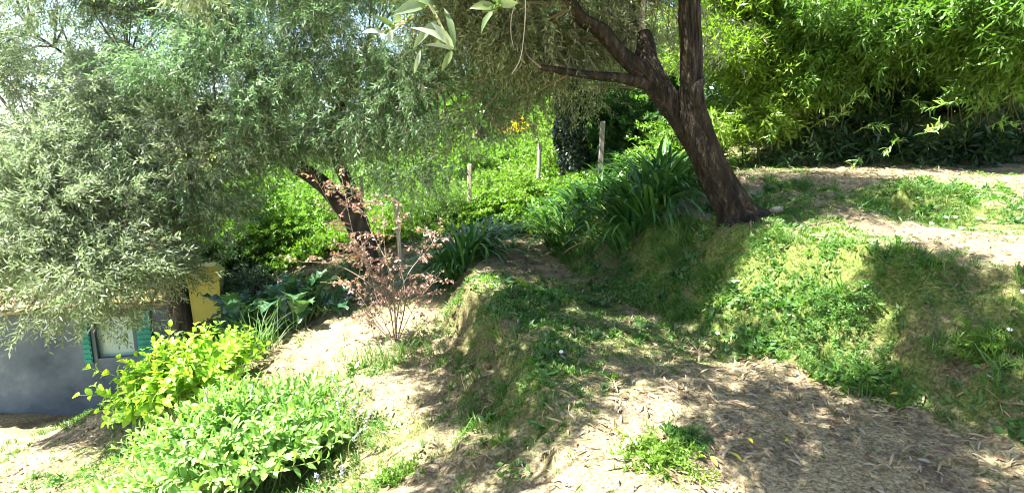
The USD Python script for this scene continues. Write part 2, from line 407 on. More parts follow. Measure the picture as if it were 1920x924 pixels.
GX, GY = axis(-7.5, 7.0, .065, -260, 260), axis(1.4, 11.0, .065, -160, 320)
gx, gy = np.meshgrid(GX, GY, indexing='ij')
gz = np.concatenate([_rbf(c) for c in np.array_split(np.stack([gx.ravel(), gy.ravel()], 1), 24)]).reshape(gx.shape)
near = np.exp(-((np.hypot(gx, gy - 5) / 16) ** 2))
p3 = np.stack([gx, gy, 0 * gx], -1)
sl = np.hypot(*np.gradient(gz, GX, GY))
gz = gz + near * ((meshkit.fbm(p3 * 1.6, 3, 3) - .5) * .10 + (meshkit.fbm(p3 * 6.5, 3, 5) - .5) * (.05 + .30 * np.clip(sl, 0, 1)) + (meshkit.fbm(p3 * 3.0 + 11, 2, 15) - .5) * .30 * np.clip(sl - .2, 0, .8))
HGT = RegularGridInterpolator((GX, GY), gz, bounds_error=False, fill_value=None)
SLP = RegularGridInterpolator((GX, GY), sl, bounds_error=False, fill_value=None)


def height(x, y):
    return HGT(np.stack([np.atleast_1d(x), np.atleast_1d(y)], -1))


def on_ground(px, py):
    """Where the survey line through a photo pixel meets the ground."""
    d = ray(px, py); t = np.linspace(1.5, 60, 6000); P = EYE + d * t[:, None]
    hit = np.nonzero(P[:, 2] < height(P[:, 0], P[:, 1]))[0]
    return P[hit[0]] if len(hit) else P[-1]


def photo_xy(P):
    v = np.asarray(P) - EYE
    t = v @ FW
    return PW / 2 + FPX * (v @ RT) / t, PH / 2 + FPX * (v @ DN) / t, t


def green_map(P):
    """How grassy the ground is, 0..1, as patches in plan (places of their own, whatever the light)."""
    x, y = P[..., 0], P[..., 1]
    q = np.stack([x, y, 0 * x], -1)
    g = 1.6 * (meshkit.fbm(q * 1.1, 4, 21) - .5) + 0.03
    s = SLP(np.stack([x, y], -1))
    g = g + np.clip((s - .25) / .4, 0, 1) * np.clip((x - .2) / .5, 0, 1) * (.45 + 2.8 * (meshkit.fbm(q * 2.3 + 7, 3, 33) - .42))
    def spot(cx, cy, rx, ry, a):
        return a * np.exp(-(((x - cx) / rx) ** 2 + ((y - cy) / ry) ** 2))
    g = g + spot(.5, 6.2, .9, 1.7, .75) + spot(.25, 4.3, .45, .9, .5) + spot(4.4, 6.3, 2.6, .75, .7) + spot(3.6, 4.6, 1.0, .5, .3) + spot(1.0, 5.6, .7, 1.3, .15) - spot(-.5, 4.4, .6, 2.0, .3) - spot(-1.9, 5.6, 1.7, 1.6, .05) - spot(1.6, 3.2, 1.1, .8, .25) - spot(1.2, 2.4, 1.4, .8, .2) + spot(-1.35, 5.6, .6, .35, .5)
    far = np.clip((np.hypot(x, y) - 12) / 5, 0, 1)
    return np.clip(np.minimum(g, .8) * (1 - far) + far, 0, 1)


nx, ny = gx.shape
idx = np.arange(nx * ny).reshape(nx, ny)
GF = np.stack([idx[:-1, :-1], idx[1:, :-1], idx[1:, 1:], idx[:-1, 1:]], -1).reshape(-1, 4)
gp = put('/World', 'ground', (np.stack([gx, gy, gz], -1).reshape(-1, 3), GF), M['ground'], kind='structure', smooth=True)
UsdGeom.PrimvarsAPI(stage.GetPrimAtPath(gp)).CreatePrimvar('green', Sdf.ValueTypeNames.FloatArray, 'vertex').Set(
    Vt.FloatArray.FromNumpy(green_map(np.stack([gx, gy], -1)).ravel().astype(np.float32)))

# ------------------------------------------------------------------ foliage
def crown(blobs, n_leaves, L, W, rng, per_twig=14, twig=.26, droop=.35, spread=.15, density=11, wild=.6, clump_flat=.8, up=.45, shape='diamond'):
    """Leaves on twigs, twigs in clumps, clumps through the blobs (x, y, z, radius, weight). Returns the leaf mesh and the clump centres."""
    bl = np.array([(b + (1,))[:5] if len(b) == 4 else b for b in [tuple(b) for b in blobs]], float)
    clumps = []
    wts = []
    for x, y, z, r, w in bl:
        k = max(3, int(density * r ** 2.4 * min(1.0, .35 + .65 * w)))
        d = rand_dirs(rng, k) * (r * rng.uniform(.25, 1, (k, 1)) ** .5)
        d[:, 2] *= clump_flat
        clumps.append(np.array([x, y, z]) + d)
        wts.append(np.full(k, w * r ** 2 / k))
    owner = np.concatenate([np.full(len(c), i) for i, c in enumerate(clumps)])
    C = np.vstack(clumps); wt = np.concatenate(wts) * rng.uniform(.35, 1.6, len(C)); wt /= wt.sum()
    nt = n_leaves // per_twig
    pick = rng.choice(len(C), nt, p=wt)
    off = rng.normal(size=(nt, 3)) * spread * np.array([1.25, 1.25, .8])
    P = C[pick] + off
    outw = unit(P - bl[owner[pick], :3])
    D = unit(outw * .6 + rand_dirs(rng, nt) * wild + np.array([0, 0, -droop + .0]) + unit(off) * .5)
    s = np.tile(np.linspace(.08, 1, per_twig), (nt, 1)) * twig * rng.uniform(.6, 1.3, (nt, 1))
    curve = np.array([0, 0, -1.0]) * (s ** 2)[..., None] * droop * 1.2
    B = P[:, None] + D[:, None] * s[..., None] + curve
    N0 = perp_to(rng, D)
    side = np.where(np.arange(per_twig) % 2 == 0, 1, -1)[None, :, None]
    twist = rng.uniform(0, math.pi, (nt, 1, 1)) + np.arange(per_twig)[None, :, None] * .8
    Bn = np.cross(D, N0)
    Pd = (np.cos(twist) * N0[:, None] + np.sin(twist) * Bn[:, None]) * side
    LD = unit(D[:, None] * .75 + Pd * .75 + np.array([0, 0, -droop * .4]))
    n = nt * per_twig
    LDf = LD.reshape(-1, 3)
    Nf = unit(rand_dirs(rng, n) + np.array([0, 0, up]) * 2 - .9 * (SUN * 0))
    V = leaves(B.reshape(-1, 3), LDf, Nf, L * rng.uniform(.65, 1.25, n), W * rng.uniform(.75, 1.2, n), shape)
    stems = (P, P + D * twig * .9 - np.array([0, 0, 1.0]) * twig ** 2 * droop)
    return V, C, stems


def stem_strips(stems, w, rng, keep=1.0):
    A, B = stems
    if keep < 1:
        k = rng.random(len(A)) < keep; A, B = A[k], B[k]
    S = perp_to(rng, unit(B - A)) * w
    V = np.stack([A - S, A + S, B], 1).reshape(-1, 3)
    return V, np.arange(len(V)).reshape(-1, 3)


def boughs(C, nodes, rng, r0=.018, keep=1.0, sag=.12):
    """Thin branches from the limbs (nodes, points along them) to the clumps."""
    nodes = np.asarray(nodes)
    out = []
    for c in C:
        if rng.random() > keep:
            continue
        d = np.linalg.norm(nodes - c, axis=1); a = nodes[np.argmin(d + rng.uniform(0, .5, len(d)))]
        l = np.linalg.norm(c - a)
        if l < .05 or l > 3.2:
            continue
        mid = (a + c) / 2 + np.array([0, 0, sag * l]) + rng.normal(size=3) * .10 * l
        out.append(tube([a, mid, c], [r0 * (.5 + .35 * l), r0 * .5 * (.5 + .35 * l), .004], 4, 6, cap=False))
    return join(out)


def im(lst):
    """Blob list given as survey (photo px, photo py, depth, radius in metres, weight)."""
    return [tuple(at(b[0], b[1], b[2])) + (b[3], b[4] if len(b) > 4 else 1.0) for b in lst]


def limb_nodes(*paths):
    return np.vstack([spline(p, 10) for p in paths])


# ---- olive on the left, in front of the shed
rng = np.random.default_rng(11)
g = on_ground(330, 640)
b1 = np.array([at(330, 480, 9.0)[0], at(330, 480, 9.0)[1], float(height(*at(330, 480, 9.0)[:2])[0])])
t1 = thing('olive_tree', 'broad silvery olive tree on the left hanging over the grey shed', 'tree', b1)
top1 = at(325, 430, 8.8)
L1 = [[b1 - [0, 0, .2], at(333, 560, 9.0), at(326, 490, 8.95), top1], [top1, at(260, 360, 8.3), at(170, 300, 7.8), at(60, 260, 7.4)], [top1, at(360, 330, 8.7), at(330, 220, 8.6), at(240, 120, 8.6)],
      [at(326, 490, 8.95), at(230, 470, 8.0), at(130, 470, 7.0), at(60, 500, 6.6)], [top1, at(300, 300, 9.2), at(180, 150, 9), at(60, 60, 8.6)]]
put(t1, 'trunk', tube(L1[0], [.24, .17, .15, .14], 20, 40, .22, 2.2, 1), M['bark_dark'], smooth=True)
for k, p in enumerate(L1[1:]):
    put(t1, 'limb', tube(p, [.09, .055, .03, .012], 9, 20, .15, 2, k), M['bark_dark'], smooth=True)
B1 = im([(30, 420, 7, 1.1), (110, 320, 7.4, 1.15), (50, 525, 6.5, .55), (150, 450, 6.6, .9), (235, 505, 7, .62), (115, 548, 6.3, .36), (200, 565, 6.5, .26), (270, 440, 7.6, .75), (170, 585, 6.4, .15), (302, 510, 7.9, .3), (265, 560, 7.4, .22),
         (255, 320, 9.2, .8, .7), (150, 200, 8, 1.1, .8), (60, 220, 7.5, 1.1, .7), (-60, 330, 7.4, .9), (-60, 150, 7.6, 1.1, .5), (330, 300, 8.6, .6, .6), (20, 575, 6.4, .22), (330, 420, 8.3, .5),
         (90, 90, 8, 1.2, .32), (30, 20, 8, 1.1, .24), (180, 40, 8.4, 1.1, .42), (250, 170, 8.8, 1.1, .9), (130, -60, 8, 1.2, .4), (260, 30, 8.8, 1.1, .8), (330, 330, 8.2, .5), (350, 260, 8, .5), (370, 300, 7.6, .4, 1.2), (400, 340, 7.8, .35, 1.2), (345, 385, 7.8, .35, 1.1), (420, 265, 7.8, .4, 1.1), (60, 440, 6.2, .5, 1.3), (160, 500, 6.2, .4, 1.3), (100, 370, 6.6, .5, 1.2), (10, 360, 6.6, .5, 1.1), (220, 400, 7, .45, 1.2), (200, 250, 7.4, .5, 1.2), (330, 480, 8, .3, .9)])
lv, C, st = crown(B1, 200000, .08, .0185, rng, droop=.35, density=7.5, spread=.14)
put(t1, 'crown', lv, M['olive'], kind='stuff')
put(t1, 'branches', join([boughs(C, limb_nodes(*L1[1:]), rng), stem_strips(st, .003, rng)]), M['twig'], kind='stuff')

# ---- olive in the middle with the slanting double trunk
rng = np.random.default_rng(12)
b2 = on_ground(690, 492)
t2 = thing('olive_tree', 'olive tree with slanting forked dark trunk behind the red leaved sapling', 'tree', b2)
D2 = 9.1
fork = at(672, 430, D2)
L2 = [[b2 - [0, 0, .2], at(688, 470, D2), fork, at(610, 350, D2), at(545, 300, D2 - .1), at(500, 220, D2 - .3), at(470, 120, D2 - .4)],
      [at(684, 450, D2), at(662, 370, D2 - .1), at(632, 290, D2 - .2), at(640, 200, D2 - .6), at(690, 90, D2 - 1)],
      [at(545, 300, D2 - .1), at(460, 250, 8.6), at(390, 230, 8.3)], [at(632, 290, D2 - .2), at(720, 190, 8.2), at(820, 150, 7.8)], [at(500, 220, D2 - .3), at(580, 100, 8.4), at(620, 0, 8.2)]]
put(t2, 'trunk', tube(L2[0], [.24, .17, .15, .13, .11, .09, .06], 48, 120, .26, 2.2, 2), M['bark_dark'], smooth=True)
put(t2, 'limb', tube(L2[1], [.12, .105, .095, .08, .05], 32, 60, .26, 2.2, 3), M['bark_dark'], smooth=True)
for k, p in enumerate(L2[2:]):
    put(t2, 'limb', tube(p, [.08, .05, .02], 9, 20, .15, 2, k), M['bark_dark'], smooth=True)
B2 = im([(420, 130, 8, 1.15), (395, 270, 7.9, .85), (345, 330, 7.8, .65), (410, 390, 8.0, .42), (350, 420, 8, .3, .7), (530, 80, 8, 1.15), (540, 210, 8.4, .85), (470, 300, 8.3, .45, .7), (650, 100, 8, 1.05), (680, 220, 8, .75), (760, 140, 7.5, .95), (800, 240, 7.5, .55),
         (750, 300, 7.6, .4), (860, 170, 7.5, .7), (835, 290, 7.4, .3), (500, 0, 8, 1.1), (620, 0, 8, 1.1), (740, 20, 7.6, 1.05), (870, 50, 7.5, .9), (340, 60, 8.5, 1.15), (430, 10, 8.4, 1.1), (600, 270, 8.6, .42, .7), (800, 330, 7.6, .2), (560, 290, 8.7, .3, .6),
         (520, -120, 8, 1.3), (700, -120, 8, 1.3), (360, -120, 8.3, 1.3), (700, 320, 8.3, .25, .6), (700, 305, 7.8, .24, .8), (865, 305, 7.4, .2, .8), (640, 300, 8.0, .22, .8), (780, 335, 7.5, .18, .8), (470, 240, 7.9, .55), (430, 200, 7.8, .6), (520, 250, 8.1, .4), (440, 300, 7.8, .4), (610, 240, 8.0, .5), (560, 180, 8, .7), (660, 270, 8.0, .32, .8), (590, 285, 8.2, .22, .7)])
lv, C, st = crown(B2, 185000, .075, .0175, rng, droop=.5, density=8, spread=.14)
put(t2, 'crown', lv, M['olive_green'], kind='stuff')
put(t2, 'branches', join([boughs(C, limb_nodes(*[p for p in L2]), rng), stem_strips(st, .003, rng)]), M['twig'], kind='stuff')

# ---- olive on the right, standing on the upper terrace
rng = np.random.default_rng(13)
b3 = on_ground(1382, 414)
t3 = thing('olive_tree', 'old olive tree with thick leaning trunk standing on the right grassy bank', 'tree', b3)
D3 = float((b3 - EYE) @ FW)
d = D3
L3 = [[b3 - [0, 0, .25], at(1380, 400, d), at(1352, 345, d), at(1318, 270, d - .05), at(1298, 190, d - .1), at(1297, 90, d - .15), at(1294, -10, d - .2), at(1310, -170, d - .2)],
      [at(1335, 330, d + .05), at(1290, 240, d + .1), at(1246, 180, d + .05), at(1208, 140, d), at(1160, 98, d - .1), at(1128, 58, d - .2), at(1085, 28, d - .3), at(1040, -60, d - .4)],
      [at(1226, 160, d + .02), at(1170, 147, d - .1), at(1100, 140, d - .2), at(1015, 127, d - .35)],
      [at(1240, 178, d + .05), at(1213, 128, d + .1), at(1211, 88, d + .1), at(1207, 60, d + .1)],
      [at(1211, 88, d + .1), at(1204, 40, d + .15), at(1212, -60, d + .2)],
      [at(1294, -10, d - .2), at(1200, -250, d - 1), at(1050, -420, d - 1.6)]]
put(t3, 'trunk', tube(L3[0], [.225, .195, .175, .15, .118, .11,   .108, .09], 96, 260, .28, 2.6, 4), M['bark'], smooth=True)
put(t3, 'limb', tube(L3[1], [.12, .135, .13, .105, .075, .08, .06, .045], 40, 120, .30, 2.6, 5), M['bark'], smooth=True)
put(t3, 'limb', tube(L3[2], [.075, .055, .045, .03], 12, 40, .22, 2.2, 6), M['bark'], smooth=True)
put(t3, 'stub', tube(L3[3], [.13, .145, .11, .075], 18, 30, .35, 2.4, 7), M['bark'], smooth=True)
put(t3, 'shoot', tube(L3[4], [.04, .03, .02], 8, 20, .15, 2, 8), M['wood_pale'], smooth=True)
put(t3, 'limb', tube(L3[5], [.10, .07, .04], 10, 20, .15, 2, 8), M['bark'], smooth=True)
put(t3, 'knot', tube([at(1303, 200, d - .24), at(1306, 170, d - .26), at(1318, 150, d - .20)], [.05, .06, .03], 10, 14, .3, 3, 3), M['bark'], smooth=True)
for k, (a, b_) in enumerate((((1372, 400), (1440, 418)), ((1378, 405), (1362, 432)), ((1395, 400), (1452, 398)))):
    pa, pb = on_ground(*b_), at(*a, d)
    put(t3, 'root', tube([pa - [0, 0, .05], (pa + pb) / 2 + [0, 0, .0], pb], [.02, .07, .13], 12, 18, .25, 2.4, 20 + k), M['bark'], smooth=True)
B3 = im([(930, 70, 6.5, .7), (1000, 120, 6.6, .5), (950, 170, 7, .5, .8), (905, 215, 7.1, .35, .8), (1010, 190, 7.4, .3, .6), (1070, 50, 7.4, .6, .8), (1150, 30, 7.6, .6, .8), (1235, 20, 7.4, .55, .8), (1000, 20, 6.2, .8), (1060, 150, 7.4, .3, .6), (1130, 110, 7.6, .3, .5), (1240, 110, 7.8, .3, .6),
         (880, 0, 6.4, .7), (1130, 0, 6.2, .3, 1.0), (1040, 95, 6.3, .3, 1.1), (1255, 60, 7.8, .3, .8), (1100, 190, 7.6, .22, .7), (1340, 60, 8, .3, .5), (1100, -60, 6.6, 1.0), (960, -80, 6.2, 1.1), (1340, 20, 7.6, .35, .4)])
# the part of its crown that is above the picture
for (x, y, z, r) in [(1.0, 6.9, 4.9, .75), (1.9, 7.2, 5.6, .8), (1.4, 7.8, 5.6, .9), (.3, 7.4, 4.9, .8), (2.6, 7.9, 5.9, .8), (-.5, 5.8, 4.7, .5)]:
    B3.append((x, y, z, r, 1.4))
for px, py, hh, r in [(1480, 388, 4.9, .42), (1540, 392, 4.8, .42), (1600, 392, 5.0, .42), (1655, 388, 4.9, .34), (1500, 404, 4.6, .3), (1430, 396, 4.7, .3)]:
    P = on_ground(px, py); B3.append(tuple(P + SUN * (hh - P[2]) / SUN[2]) + (r, 1.6))
lv, C, st = crown(B3, 150000, .07, .0165, rng, droop=.6)
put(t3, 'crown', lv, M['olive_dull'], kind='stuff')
put(t3, 'branches', join([boughs(C, limb_nodes(*L3[1:3], L3[4], L3[5], L3[0][5:]), rng), stem_strips(st, .003, rng)]), M['twig'], kind='stuff')

# ---- olive whose limbs reach overhead; only its hanging twigs come into the picture
rng = np.random.default_rng(14)
b4 = np.array([-1.9, -1.3, float(height(-1.9, -1.3)[0])])
t4 = thing('olive_tree', 'olive tree overhead whose long pale leaves hang close at the top of the photo', 'tree', b4)
L4 = [[b4 - [0, 0, .2], b4 + [.1, .2, 1.2], b4 + [.2, .6, 2.4]], [b4 + [.2, .6, 2.4], (-1.7, .4, 3.6), (-1.5, 1.2, 4.2), (-1.2, 2.0, 4.5)], [b4 + [.2, .6, 2.4], (-2.0, 1.0, 3.7), (-2.4, 2.8, 4.4), (-2.2, 4.6, 4.7), (-1.7, 6.6, 4.8)], [b4 + [.2, .6, 2.4], (-.8, -.2, 3.6), (.6, .8, 4.3), (1.6, 1.4, 4.6)],
      [(-1.5, 1.2, 4.2), (-.7, 1.3, 3.4), (-.22, 1.16, 2.4), tuple(at(795, -20, 1.12))]]
put(t4, 'trunk', tube(L4[0], [.3, .24, .22], 24, 50, .22, 2.2, 2), M['bark'], smooth=True)
for k, p in enumerate(L4[1:4]):
    put(t4, 'limb', tube(p, [.06, .028, .014, .006], 10, 24, .15, 2, k), M['bark'], smooth=True)
put(t4, 'hanging_branch', tube(L4[4], [.012, .008, .005, .004], 8, 30), M['twig'], smooth=True)
SHADE = [  # places on the ground (photo px) that this crown keeps in shade, height of the leaves, radius
    (1020, 545, 4.4, 0.56), (1090, 545, 4.6, 0.67), (990, 600, 4.4, 0.51), (1090, 585, 4.7, 0.46), (1180, 560, 4.8, 0.61), (1000, 660, 4.5, 0.45), (930, 640, 4.3, 0.43), (1280, 640, 4.8, 0.45), (1200, 680, 4.6, 0.29), (1360, 700, 4.9, 0.40), (1300, 740, 4.5, 0.27), (1430, 760, 4.8, 0.38),
    (1560, 800, 4.8, 0.40), (1700, 860, 4.9, 0.40), (1800, 900, 4.7, 0.34), (880, 700, 4.3, 0.34), (920, 780, 4.2, 0.29), (890, 615, 4.3, .3), (905, 660, 4.3, .26), (850, 650, 4.3, 0.36), (890, 870, 4.2, 0.29), (1000, 740, 4.5, 0.31), (1040, 800, 4.4, 0.22),
    (1330, 520, 5.0, 0.67), (1260, 480, 5.1, 0.61), (1690, 600, 5.0, 0.51), (1760, 660, 5.0, 0.45), (1800, 540, 5.1, 0.37), (1880, 720, 5.1, 0.39), (1640, 740, 4.9, 0.22), (1130, 470, 4.6, 0.49)]
SHADE += [(900, 760, 4.2, .26), (862, 715, 4.2, .26), (825, 665, 4.2, .22), (935, 835, 4.2, .24), (1520, 880, 4.7, .18)]
B4 = []
for px, py, hh, r in SHADE:
    hh = hh - .9 * (py > 600)
    P = on_ground(px, py); c = P + SUN * (hh - P[2]) / SUN[2]
    for _ in range(4):
        B4.append(tuple(c + rng.normal(size=3) * [.62 * r, .62 * r, .2]) + (r * rng.uniform(.38, .66), 1.15))
lv, C, st = crown(B4, 150000, .075, .018, rng, droop=.3, spread=.06, density=120, twig=.16, clump_flat=.6)
put(t4, 'crown', lv, M['olive'], kind='stuff')
put(t4, 'branches', join([boughs(C, limb_nodes(*L4[1:4]), rng), stem_strips(st, .003, rng)]), M['twig'], kind='stuff')
# the near twigs, leaf by leaf: tip and base measured on the photo
TW = [([(785, -25), (812, 20), (830, 55), (850, 92)], [
    ((800, 8), (738, 28), .030, 1), ((812, 12), (775, 0), .026, 0), ((850, 90), (768, 52), .020, 2), ((850, 92), (808, 42), .020, 2), ((852, 90), (832, 15), .017, 0), ((818, 40), (774, 94), .020, 1), ((848, 93), (796, 85), .012, 2), ((848, 96), (828, 134), .016, 3), ((840, 75), (815, 82), .016, 3)]),
      ([(775, 30), (745, 48), (718, 62)], [((722, 62), (678, 62), .013, 2), ((738, 50), (700, 30), .016, 0), ((750, 44), (742, 20), .018, 1), ((735, 55), (728, 85), .015, 2), ((712, 58), (692, 34), .006, 3), ((760, 70), (772, 76), .014, 1), ((752, 74), (736, 82), .014, 1), ((788, 95), (776, 140), .012, 2)]),
      ([(940, -25), (934, 6), (926, 18)], [((930, 14), (880, 16), .024, 3), ((928, 18), (902, 64), .018, 0), ((936, 6), (972, 6), .022, 1), ((934, 8), (968, 18), .020, 3), ((926, 18), (902, 24), .014, 3)])]
for k, (pth, lvs) in enumerate(TW):
    dep = (1.12, 1.2, 1.15)[k]
    tw = put(t4, 'twig', tube([at(x, y, dep) for x, y in pth], [.0035, .003, .0022], 6, 16), M['dry_stem'], smooth=True)
    for (bx, by), (tx, ty), w, c in lvs:
        A = at(bx, by, dep); B_ = at(tx, ty, dep + rng.uniform(-.03, .03))
        l = np.linalg.norm(B_ - A)
        put(tw, 'leaf', leaves([A], [B_ - A], [unit(np.array([0, -1.0, .25]) + rng.normal(size=3) * .35)], l, w * .85, 'lance'), M['big_olive'][c], smooth=True)
    fl = [trimesh.creation.icosphere(0, .0035) for _ in range(26)]
    pts = spline([at(x, y, dep) for x, y in pth], 26)
    put(tw, 'flower_buds', join([(np.array(f.vertices) + p + rng.normal(size=3) * .006, f.faces) for f, p in zip(fl, pts)]), M['hill'], kind='stuff')
for pth in ([(985, 30), (982, 70), (976, 110), (960, 140)], [(962, 20), (958, 60), (963, 90)]):
    put(t4, 'bare_twig', tube([at(985, -30, 1.6)] + [at(x, y, 1.6) for x, y in pth], [.0015, .0012, .001, .001, .0008], 5, 24), M['twig'], smooth=True)

# ------------------------------------------------------------------ the shed below the left olive
s0 = at(-120, 785, 8.8); s0[2] = 0
s1 = at(345, 700, 9.6); s1[2] = 0
ux = unit(s1 - s0); un = np.array([ux[1], -ux[0], 0])       # along the wall; outwards, towards the camera
SR = np.stack([ux, -un, [0, 0, 1.0]], 1)
slen = np.linalg.norm(s1 - s0)
zb, ze = -3.2, -.88                                          # foot, eave
sh = thing('garden_shed', 'low grey rendered shed with green window trim under a tiled roof', 'shed', (s0[0], s0[1], zb))
M['render'] = rough_mat('grey_render', [(.03, .042, .052), (.058, .074, .086), (.085, .105, .118), (.14, .155, .165)], 1.3, (1, 1, 1), .25, .01)
M['green_paint'] = rough_mat('green_paint', [(.005, .13, .09), (.02, .22, .16)], 9, (1, 1, .3), .1, .002, .4)
M['tile'] = rough_mat('roof_tile', [(.10, .075, .05), (.19, .14, .09), (.27, .22, .12)], 12, (1, 1, 1), .5, .01)
M['mossy_tile'] = rough_mat('mossy_roof_tile', [(.12, .10, .04), (.24, .20, .07), (.20, .13, .07)], 12, (1, 1, 1), .5, .01)
M['yellow_paint'] = rough_mat('yellow_plastic', [(.40, .35, .07), (.47, .41, .10)], 3, (1, 1, 1), .05, .002, .45)
M['pane'] = usdkit.material(stage, '/World/Looks/window_glass', {'n': ('noise_texture', {'scale': 9.0, 'detail': 3.0}), 'geo': ('geometry', {}), 'b': ('bump', {'strength': .12, 'distance': .01}),
    'p': ('principled_bsdf', {'base_color': (.24, .36, .31), 'roughness': .2, 'specular_ior_level': .6})}, [('geo.position', 'n.vector'), ('n.fac', 'b.height'), ('b.normal', 'p.normal')], surface='p.BSDF')


def along(px, py):
    """Distance along the wall and height where a survey line meets the wall plane."""
    d_ = ray(px, py); t_ = ((s0 - EYE) @ un) / (d_ @ un); P = EYE + d_ * t_
    return (P - s0) @ ux, P[2]


wa, wz0 = along(178, 672); wb, wz1 = along(258, 640); _, wtop = along(215, 588)
wz = min(wz0, wz1) - .05
def swall(a, b, z0, z1, th=.18, off=0.0):
    return box(s0 + ux * (a + b) / 2 - un * (th / 2 - off) + [0, 0, (z0 + z1) / 2], [b - a, th, z1 - z0], SR)
wtop = min(wtop, ze - .12)
put(sh, 'wall', join([swall(-3.0, wa, zb, ze), swall(wa, wb, zb, wz), swall(wa, wb, wtop, ze), swall(wb, slen, zb, ze), swall(-3.0, slen, zb, ze, .18, -2.6),
    box(s0 + ux * (slen - .09) - un * 1.4 + [0, 0, (zb + ze) / 2], [.18, 2.4, ze - zb - .004], SR)]), M['render'])
win = put(sh, 'window', swall(wa + .003, wb - .003, wz + .003, wtop - .003, .02, -.10), M['pane'])
put(win, 'frame', join([swall(wa, wa + .05, wz, wtop, .06, .02), swall(wb - .05, wb, wz, wtop, .06, .02), swall(wa + .05, wb - .05, wz, wz + .05, .055, .018), swall(wa + .05, wb - .05, wtop - .05, wtop, .055, .018)]), M['render'])
for (a, b) in ((wa - .13, wa - .012), (wb + .012, wb + .24)):
    c = put(sh, 'shutter', swall(a, b, wz - .02, wtop + .03, .035, .045), M['green_paint'])
    n_ = 9
    for k in range(n_):
        zz = wz + (wtop - wz) * (k + .5) / n_
        put(c, 'slat', swall(a + .012, b - .012, zz - .03, zz + .022, .03, .062), M['green_paint'])
pitch = math.radians(21)
up_dir = -un * math.cos(pitch) + np.array([0, 0, math.sin(pitch)])
rn = unit(np.cross(ux, up_dir)); rn = rn if rn[2] > 0 else -rn
RR = np.stack([ux, up_dir, rn], 1)
eave0 = s0 + un * .28 + [0, 0, ze + .06]
roof = put(sh, 'roof', box(eave0 + ux * (slen / 2 - 1.4) + up_dir * 1.55 - rn * .03, [slen + 3.2, 3.1, .05], RR), M['tile'])
rng = np.random.default_rng(31)
th = np.linspace(0, math.pi, 7)
for row in range(8):
    for k in range(int((slen + 3.0) / .21)):
        c = eave0 + ux * (-2.9 + .21 * k) + up_dir * (.36 * row) + rn * (.012 + rng.uniform(0, .008))
        prof = [(.095 * math.cos(a), .055 * math.sin(a)) for a in th]
        V = [c + ux * x * s_ + rn * (y + lift) + up_dir * u_ for (u_, s_, lift) in ((-.05, 1.0, .018), (.36, .84, 0)) for x, y in prof]
        V += [c + ux * x * .86 + rn * (y * .86 + .018) + up_dir * -.05 for x, y in prof]
        F = [[i, i + 1, 8 + i, 7 + i] for i in range(6)] + [[i, 14 + i, 15 + i, i + 1] for i in range(6)]
        put(roof, 'tile', (np.array(V), F), M['tile'] if rng.random() < .45 else M['mossy_tile'])
# a thin wire or cane held out from the wall
# ---- yellow lidded bin
yb = at(390, 560, 9.3); ybz = float(at(390, 618, 9.3)[2])
yw = .46
byaw = .35
BR = np.array([[math.cos(byaw), -math.sin(byaw), 0], [math.sin(byaw), math.cos(byaw), 0], [0, 0, 1]])
bh = at(390, 512, 9.3)[2] - ybz
ybn = thing('bin', 'tall yellow bin with a sloping lid behind the left olive trunk', 'bin', (yb[0], yb[1], ybz))
def frustum(c, w0, w1, z0, z1):
    V = np.array([(sx * w / 2, sy * w / 2 * 1.15, z) for w, z in ((w0, z0), (w1, z1)) for sx, sy in ((-1, -1), (1, -1), (1, 1), (-1, 1))]) @ BR.T + [c[0], c[1], 0]
    return V, [[0, 1, 5, 4], [1, 2, 6, 5], [2, 3, 7, 6], [3, 0, 4, 7], [3, 2, 1, 0], [4, 5, 6, 7]]
put(ybn, 'body', frustum(yb, yw * .86, yw, ybz, ybz + bh), M['yellow_paint'])
put(ybn, 'rim', frustum(yb, yw * 1.07, yw * 1.09, ybz + bh - .05, ybz + bh + .004), M['yellow_paint'])
lid = frustum(yb, yw * 1.12, yw * .7, ybz + bh + .006, ybz + bh + .16)
put(ybn, 'lid', lid, M['yellow_paint'])
put(ybn, 'handle', box(yb + BR @ np.array([0, .30, 0]) + [0, 0, ybz + bh - .02 - yb[2]], [yw * .8, .05, .05], BR), M['yellow_paint'])

# ------------------------------------------------------------------ posts and stakes
def post(name, label, cat, top, foot, tdep, r, mat, square=False, group=None):
    A, B_ = at(*foot, tdep), at(*top, tdep)
    A[2] = min(A[2], float(height(A[0], A[1])[0])) - .1
    p = thing(name, label, cat, A, group)
    if square:
        ax = unit(B_ - A); a1 = unit(np.cross(ax, [0, 1, 0])); a2 = np.cross(ax, a1)
        put(p, 'post_shaft', bevel_box((A + B_) / 2, [2 * r, 2 * r, np.linalg.norm(B_ - A)], np.stack([a1, a2, ax], 1), .012), mat)
    else:
        put(p, 'post_shaft', tube([A, (A + B_) / 2 + [.008, 0, 0], B_], [r * 1.05, r, r * .95], 14, 30, .10, 2, 3), mat)
    return p, A, B_
post('fence_post', 'short round weathered fence post beside the ivy covered trunk', 'fence post', (1012, 268), (1007, 350), 12.0, .045, M['wood'])
post('fence_post', 'tall square grey fence post right of the ivy covered trunk', 'fence post', (1130, 228), (1125, 325), 11.5, .05, M['wood'], True)
post('fence_post', 'pale square wooden post behind the agapanthus left of the path', 'fence post', (881, 308), (879, 390), 10.5, .038, M['wood_pale'], True)
post('fence_post', 'pale wooden stake standing behind the red leaved sapling', 'stake', (742, 372), (752, 470), 9.0, .032, M['wood_pale'], True)
post('fence_post', 'thin pale stake beside the forked olive trunk', 'stake', (676, 330), (684, 400), 9.8, .03, M['wood_pale'], True)

